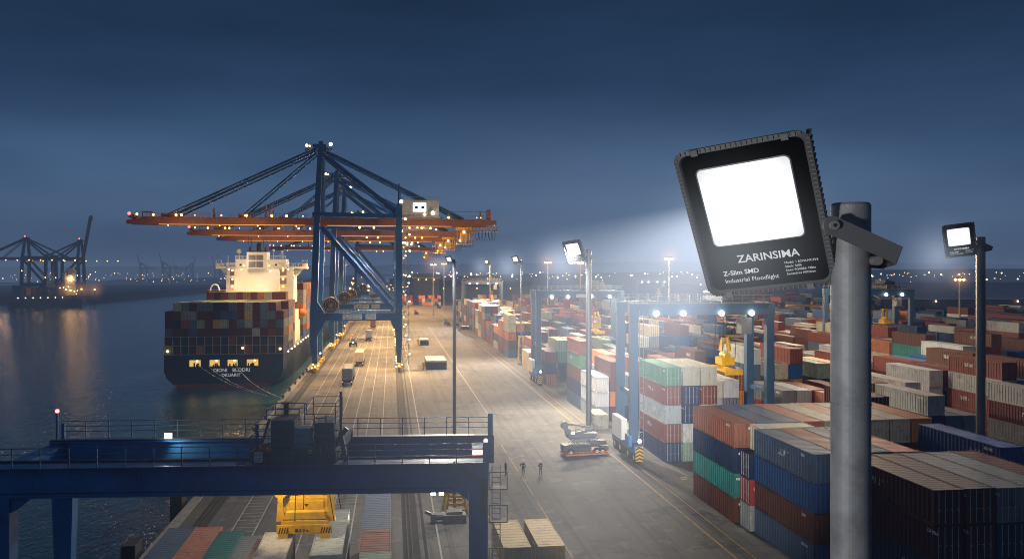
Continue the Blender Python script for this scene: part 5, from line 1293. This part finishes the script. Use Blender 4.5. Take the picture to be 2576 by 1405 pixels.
# quay furniture: fenders and bollards
for i, (px, py) in enumerate(((434,1260),(345,1385))):
    c = at(px, py, z=0); e = empty('quay_fender', (QX-1.0, c.y, 0), 0, ['black fender panel on the quay edge under the near gantry','black fender panel on the quay edge at the picture bottom'][i], 'fender', 'quay fenders')
    MB().box(-1.1,.2,-1.2,1.2,-3.5,.9).build('panel', M['rubber'], e); MB().box(.2,.8,-.6,.6,-2,-.6).build('rubber_block', M['dark'], e)
bl = 0
for py in (1215,1165,1120,1085,1055,1032,1004,985,968,955,945,936):
    c = at(600, py, z=.12); c2 = (QX+.5, c.y)
    e = empty('bollard', (c2[0], c2[1], .1), 0, ORD[bl]+' bollard along the quay edge counted from the near gantry', 'bollard', 'mooring bollards on the quay edge')
    if bl != 6: pass
    g = MB(); g.tube((0,0,0),(0,0,.55),.26,.2,n=10); g.tube((0,0,.5),(0,0,.75),.42,.36,n=10); g.build('post', M['rail'], e); bl += 1
# red-white delineator posts by the leg
for i, (px, py) in enumerate(((1183,1340),(1186,1372),(1190,1398))):
    c = at(px, py, z=0); e = empty('delineator_post', c, 0, ['farthest','middle','closest'][i]+' orange and white post on the lane beside the near gantry leg', 'post')
    MB().tube((0,0,0),(0,0,.9),.09,n=8).build('post', paint('orange post', (.7,.2,.05), .6), e); MB().tube((0,0,.45),(0,0,.62),.095,n=8).build('reflector', M['sign'], e)
# ---------------------------------------------------------------- people
def person(px, py, pose, label, face):
    c = at(px, py, z=0); me = bpy.data.meshes.new('person')
    J = {'pel':(0,0,.98),'wst':(0,0,1.12),'chs':(0,.01,1.36),'nck':(0,0,1.53),'hd':(0,-.02,1.63),'hdt':(0,-.02,1.74)}
    for s, n in ((-1,'l'),(1,'r')):
        J['hip'+n]=(s*.10,0,.94); J['kn'+n]=(s*.12,(-.02 if s>0 else .03),.50); J['an'+n]=(s*.13,(.02 if s>0 else .05),.09); J['toe'+n]=(s*.15,-.16,.04)
        J['sh'+n]=(s*.19,0,1.45)
    if pose == 0:    # hands together in front
        J.update(ell=(-.27,-.02,1.18),wrl=(-.10,-.24,1.16),hal=(-.02,-.27,1.17),elr=(.27,-.02,1.18),wrr=(.12,-.24,1.12),har=(.04,-.27,1.13))
    elif pose == 1:  # left hand raised to the face, right hanging
        J.update(ell=(-.34,-.12,1.25),wrl=(-.30,-.28,1.48),hal=(-.29,-.30,1.56),elr=(.26,.03,1.17),wrr=(.27,-.03,.93),har=(.27,-.05,.85))
    else:            # hand on hip
        J.update(ell=(-.36,.05,1.20),wrl=(-.20,-.08,1.04),hal=(-.14,-.10,1.02),elr=(.27,.02,1.17),wrr=(.15,-.15,1.02),har=(.10,-.18,1.02))
    R_ = dict(pel=.145,wst=.125,chs=.155,nck=.055,hd=.085,hdt=.07,hipl=.095,hipr=.095,knl=.062,knr=.062,anl=.042,anr=.042,toel=.035,toer=.035,shl=.07,shr=.07,ell=.045,elr=.045,wrl=.032,wrr=.032,hal=.038,har=.038)
    E = [('pel','wst'),('wst','chs'),('chs','nck'),('nck','hd'),('hd','hdt')]
    for n in 'lr': E += [('pel','hip'+n),('hip'+n,'kn'+n),('kn'+n,'an'+n),('an'+n,'toe'+n),('chs','sh'+n),('sh'+n,'el'+n),('el'+n,'wr'+n),('wr'+n,'ha'+n)]
    # fingers
    for n, s in (('l',-1),('r',1)):
        h = Vector(J['ha'+n]); w_ = Vector(J['wr'+n]); dv = (h-w_).normalized(); sd = dv.cross(Vector((0,0,1)) if abs(dv.z) < .8 else Vector((0,1,0))).normalized()
        for k in range(4):
            a = 'f%s%d' % (n, k); J[a] = tuple(h+sd*(.018*(k-1.5))+dv*(.055+.01*(k in (1,2)))); R_[a] = .009; E.append(('ha'+n, a))
        a = 'th'+n; J[a] = tuple(h+sd*.055+dv*.01); R_[a] = .011; E.append(('ha'+n, a))
    ks = list(J); me.from_pydata([J[k] for k in ks], [(ks.index(a), ks.index(b_)) for a, b_ in E], [])
    o = bpy.data.objects.new('src', me); COL.objects.link(o)
    sk = o.modifiers.new('s','SKIN'); sk.use_smooth_shade = True
    if not me.skin_vertices: 
        pass
    for i, k in enumerate(ks):
        sv = me.skin_vertices[0].data[i]; r_ = R_[k]; sv.radius = (r_*1.15 if k in ('pel','wst','chs') else r_, r_); sv.use_root = (k == 'pel')
    ss = o.modifiers.new('d','SUBSURF'); ss.levels = 1; ss.render_levels = 1
    bpy.context.view_layer.update(); dg = bpy.context.evaluated_depsgraph_get()
    m2 = bpy.data.meshes.new_from_object(o.evaluated_get(dg)); bpy.data.objects.remove(o)
    m2.materials.clear(); m2.materials.append(M['cloth']); m2.materials.append(M['skin']); m2.materials.append(M['rubber'])
    hp = [Vector(J['hal']), Vector(J['har'])]
    for p in m2.polygons:
        cc_ = p.center; p.use_smooth = True
        if cc_.z > 1.54 or min((cc_-h).length for h in hp) < .085: p.material_index = 1
        elif cc_.z < .12: p.material_index = 2
    b = bpy.data.objects.new('person', m2); COL.objects.link(b); b.location = c; b.rotation_euler = (0,0,face); b.scale = (1.08,1.08,1.08)
    tag(b, label, 'person', 'port workers standing on the road')
    g = MB(); vs = []; n = 14
    g.ball((0,-.02,1.73),.125,14,8,.85); g.box(-.1,.1,-.2,-.1,1.70,1.72); hl_ = g.build('hard_hat', M['helmet'], None, smooth=True); setpar(hl_, b)
    g = MB(); g.ball((0,-.115,1.645),.018,6,4); g.box(-.035,.035,-.1,-.094,1.598,1.606); 
    for s in (-1,1): g.box(s*.035-.012,s*.035+.012,-.104,-.098,1.66,1.668)
    f_ = g.build('face', M['skin'], None); setpar(f_, b)
    g = MB(); g.box(-.17,.17,-.165,-.155,1.30,1.33); g.box(-.17,.17,.16,.17,1.30,1.33); v_ = g.build('reflective_strip', M['sign'], None); setpar(v_, b)
person(1272, 1195, 0, 'worker in dark clothes and white helmet, hands together, standing nearest the gantry ladder', radians(-70))
person(1316, 1195, 1, 'middle worker of three in dark clothes, one hand raised to the white helmet', radians(-15))
person(1360, 1195, 2, 'worker in dark clothes and white helmet with hand on hip, nearest the orange trailer', radians(20))
def gl0(x, y, z): return Matrix.Translation((pr.x,pr.y,0)) @ Matrix.Rotation(radians(-5),4,'Z') @ Vector((x,y,z))
# ---------------------------------------------------------------- realise the containers
for b in BOXES:
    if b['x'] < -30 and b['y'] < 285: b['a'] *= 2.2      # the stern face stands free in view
BOXES.sort(key=lambda b: -b['a'])
keep = BOXES[:300]; rest = BOXES[300:]
PROT = {}
seen_labels = {}
fulls = 0
for b in keep:
    body, fr, dl, dr, bars, simple = CM[b['L']]
    col = (*jit(PAL[b['col']]), 1)
    if b['y'] < 310 and b['x'] < -30: m_ = sum(col[:3])/3; col = tuple((v*.7+m_*q_*.35)*.85+.004 for v, q_ in zip(col[:3], (.85,1.0,1.15)))+(1,)  # boxes by the stern: dim cool shade put into their colours
    lab = b['col']+' '+b['w']
    if lab in seen_labels: lab = lab+', second box'
    seen_labels[lab] = 1
    detailed = b['dist'] < 150
    if detailed:
        key = (b['L'])
        if key not in PROT:
            e = bpy.data.objects.new('shipping_container', None); COL.objects.link(e); PROT[key] = e
            link('body', body, e); link('frame', fr, e)
            for dm, bs in ((dl, bars[:2]), (dr, bars[2:])):
                d_ = link('door', dm, e)
                for k_ in bs: link('locking_bar', k_, d_)
            root = e
        else: root = copy_tree(PROT[key])
        for ch in kids(root):
            ch.color = col
            for g2_ in kids(ch): g2_.color = col
    else:
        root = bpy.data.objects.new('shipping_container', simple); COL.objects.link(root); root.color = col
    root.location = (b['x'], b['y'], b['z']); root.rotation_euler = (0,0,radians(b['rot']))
    if detailed and random.random() < .6:
        if 'code' not in PROT: PROT['code'] = [text_mesh(q_, .34, bold=.012) for q_ in ('4021185','307 724','CX 9018','22G1')]
        sd = 1 if b['rot'] in (180, -90) and b['rot'] == 180 else -1
        l = link('code_lettering', random.choice(PROT['code']), root, M['letter']); l.location = (sd*(WC/2+.003), (b['L']/2-2.2) if sd > 0 else -(b['L']/2-.6)+random.random()*.5, HC-.62)
        l.rotation_euler = (pi/2, 0, pi/2 if sd > 0 else -pi/2)
    if 'sy' in b: root.scale = (1, b['sy'], 1)
    tag(root, lab, 'container', b['g'])
g = MB(); cols = []
for b in rest:
    hx, hy = (WC/2, b['L']/2) if b['rot'] in (0,180) else (b['L']/2, WC/2)
    g.box(b['x']-hx, b['x']+hx, b['y']-hy, b['y']+hy, b['z']+.03, b['z']+HC-.03); c = jit(PAL[b['col']])
    if b['y'] < 310 and b['x'] < -30: m_ = sum(c)/3; c = tuple((v*.7+m_*q_*.35)*.85+.004 for v, q_ in zip(c, (.85,1.0,1.2)))  # same dim cool shade put into the merged stern boxes' colours
    cols += [c]*6
    if b['rot'] == 0 and b['dist'] < 420:      # door bars as shallow strips
        for q in (-.8,-.3,.3,.8): g.box(b['x']+q-.06,b['x']+q+.06,b['y']-hy-.03,b['y']-hy+.01,b['z']+.15,b['z']+HC-.15); cols += [tuple(v*.45 for v in c)]*6
me = g.mesh('far_containers', [M['contv']], recalc=False)
ca = me.color_attributes.new('Col', 'FLOAT_COLOR', 'CORNER'); buf = []
for p, c in zip(me.polygons, cols): buf += [c[0],c[1],c[2],1.0]*p.loop_total
ca.data.foreach_set('color', buf)
o = link('shipping_containers', me); tag(o, 'the many smaller shipping containers filling the distant yard and ship', 'containers', kind='stuff')
# unseen fill spot added behind the camera to brighten near pole and lamp housing
pl_ = Vector(H1_.location); pl_.z = 25.6
light('pole_fill', 'SPOT', (-9, -3, 25.5), 3000, (1,.99,.97), .35, target=pl_+Vector((0,0,.2)), angle=26, blend=.8)
# ---------------------------------------------------------------- lights
def wp(v): return Vector(v)
WHT = (.86,.93,1.0); YL = (1,.80,.56); WRM = (1,.58,.20); AMB = (1,.55,.22)
K = 1.0
for i, p in enumerate((P2, P3, P5, P6, P4)):
    e_ = (80000, 25000, 90000, 7000, 150000)[i]*K
    light('floodlight_lamp', 'SPOT', p+nn*.6, e_, (1,.95,.86) if i else (1,.9,.74), .8, target=p+Vector((-6 if i != 3 else -12, -6 if i != 0 else 6, -12)), angle=150, blend=.9)
# large floodlight: lights the yard below
light('floodlight_lamp', 'SPOT', P1+FW*.9-Vector((0,0,.35)), 230000*K, (1,.94,.86), .2, target=(42,126,4), angle=27, blend=1.0)
light('floodlight_lamp', 'SPOT', P1+FW*1.0-Vector((0,0,.3)), 380000*K, (.95,.95,1), .2, target=(62,215,4), angle=24, blend=1.0)
light('floodlight_lamp', 'SPOT', Vector((34,168,30)), 120000*K, (1,.84,.62), 1.0, target=(52,140,0), angle=140, blend=.9)
# quay lamps on the cranes, warm
for y in (242, 310, 360, 430, 508, 600):
    light('crane_lamp_and_fill', 'SPOT', (-12, y-6, 38.5), 160000*K, WRM, 1.2, target=(-9, y-14, 0), angle=120, blend=.8)
    light('crane_lamp_and_fill', 'SPOT', (-2, y-6, 12.5), 30000*K, WRM, .6, target=(-3, y-16, 0), angle=140, blend=.9)
    light('crane_lamp_and_fill', 'SPOT', (10, y+8, 38.5), 100000*K, WRM, 1.2, target=(16, y-10, 0), angle=130, blend=.8)
for y in (234, 302, 352):
    for x in (-56, -38, 8): light('boom_fill', 'POINT', (x, y-3, 36.5), 2600*K, (1,.60,.25), .4)  # fill points added in front of the booms to light their near side
for y in (288, 312, 345, 390): light('crane_lamp_and_fill', 'SPOT', (-22.5, y, 33), 60000*K, WRM, .8, target=(-37, y+6, 8), angle=95, blend=.9)
for y in (300, 345, 400): light('crane_lamp_and_fill', 'SPOT', (-52, y, 39.0), 60000*K, WRM, 1.0, target=(-50, y-10, 0), angle=120, blend=.8)
light('crane_lamp_and_fill', 'SPOT', (-30, 262, 36), 12000*K, WRM, 1.0, target=(-36, 285, 6), angle=110, blend=.8)
# added fill points, hung in the air, pick out the crane structure
light('crane_lamp_and_fill', 'POINT', (-8, 226, 20), 1200*K, (.8,.9,1), .5)
for y in (243, 311, 361): light('crane_lamp_and_fill', 'POINT', (-9, y, 31), 9000*K, (.85,.9,1), .5)
# ship bridge floodlights
light('floodlight_lamp', 'SPOT', P2+Vector((0,-2,-1)), 60000, (1,.93,.82), .6, target=(42,112,3), angle=90, blend=.9)
for x, z in ((-11,27),(11,27),(0,31),(-5,22),(6,22)):
    light('deck_lamp', 'POINT', (SX+x, SY+33.5, z), 430*K, (1,.83,.62), .5)
# tall yard masts
for x, y, e_, c_ in ((58,196,110000,YL),(58,262,140000,YL),(85,300,150000,YL),(58,350,160000,WRM),(58,430,170000,AMB),(84,150,90000,(1,.88,.7)),(110,200,60000,YL),(135,260,90000,YL),(160,330,100000,YL),(110,400,150000,AMB),(30,560,200000,AMB),(-12,650,420000,AMB),(20,655,300000,AMB),(-14,560,160000,AMB),(60,520,200000,AMB),(180,430,150000,AMB),(62,108,20000,(1,.66,.38)),(92,122,14000,(1,.66,.4))):
    light('mast_lamp', 'POINT', (x, y, 32), e_*K*.37, c_, 1.0)
# under the near gantry
def gl(x, y, z): v = Matrix.Translation((pr.x,pr.y,0)) @ Matrix.Rotation(radians(-5),4,'Z') @ Vector((x,y,z)); return v
light('gantry_lamp', 'SPOT', gl(-21.5, ry-.5, ZT+.5), 500, (1,.9,.75), .15, target=gl(-19.0,4,ZT-2), angle=165, blend=.9)
light('gantry_lamp', 'SPOT', gl(-3.1,.2,ZT-GH-.4), 1500, (1,.88,.7), .2, target=gl(-3.1,8,0), angle=140, blend=.8)
light('gantry_lamp', 'SPOT', gl(cx-2.5, cy-2.0, 12.5), 2300, (1,.8,.5), .4, target=gl(cx, cy+1.5, 5), angle=100, blend=.8)
light('gantry_lamp', 'POINT', gl(cx+3.2, cy+9, 4.4), 260, (1,.85,.6), .2)
light('gantry_lamp', 'SPOT', gl(-10.5, ry+.6, ZT-1.6), 1600, (1,.85,.6), .3, target=gl(-10.5, ry+14, 0), angle=130, blend=.8)
# far left cranes
for k, (px, d) in enumerate(((20,850),(110,860),(185,890),(215,900))):
    p = at(px, 700, d); light('quay_lamp', 'POINT', (p.x, p.y-8, 20), 3500, AMB, 1)
for k, (px, py, d) in enumerate(((166,728,840),(205,727,855),(238,728,870))):
    p = at(px, py, d); e = empty('lamp_mast', (p.x,p.y,ZW), 0, ['glaring orange lamp above the distant dark ship, leftmost of three','glaring orange lamp above the distant dark ship, middle of three','glaring orange lamp past the distant ship stern, rightmost of three'][k], 'lamp mast')
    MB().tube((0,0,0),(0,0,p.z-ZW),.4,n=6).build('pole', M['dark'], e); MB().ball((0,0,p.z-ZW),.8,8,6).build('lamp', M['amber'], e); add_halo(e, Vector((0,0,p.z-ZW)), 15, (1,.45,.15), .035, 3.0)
# faint afterglow: one weak, very soft cool key from the western sky
sn = light('sun', 'SUN', (0,0,100), .10, (.55,.70,1), target=None); sn.rotation_euler = (radians(48), radians(-20), 0); sn.data.angle = radians(40)
# ---------------------------------------------------------------- render settings
S.view_settings.view_transform = 'Standard'; S.view_settings.look = 'None'; S.view_settings.exposure = 0
S.cycles.use_denoising = True; S.cycles.max_bounces = 5; S.cycles.diffuse_bounces = 2; S.cycles.glossy_bounces = 3; S.cycles.transparent_max_bounces = 8; S.cycles.volume_bounces = 0
S.cycles.sample_clamp_indirect = 4; S.cycles.sample_clamp_direct = 0; S.cycles.caustics_reflective = False; S.cycles.caustics_refractive = False
S.cycles.use_light_tree = True; S.cycles.filter_width = 1.05
S.cycles.volume_step_rate = 2.0; S.cycles.volume_max_steps = 64
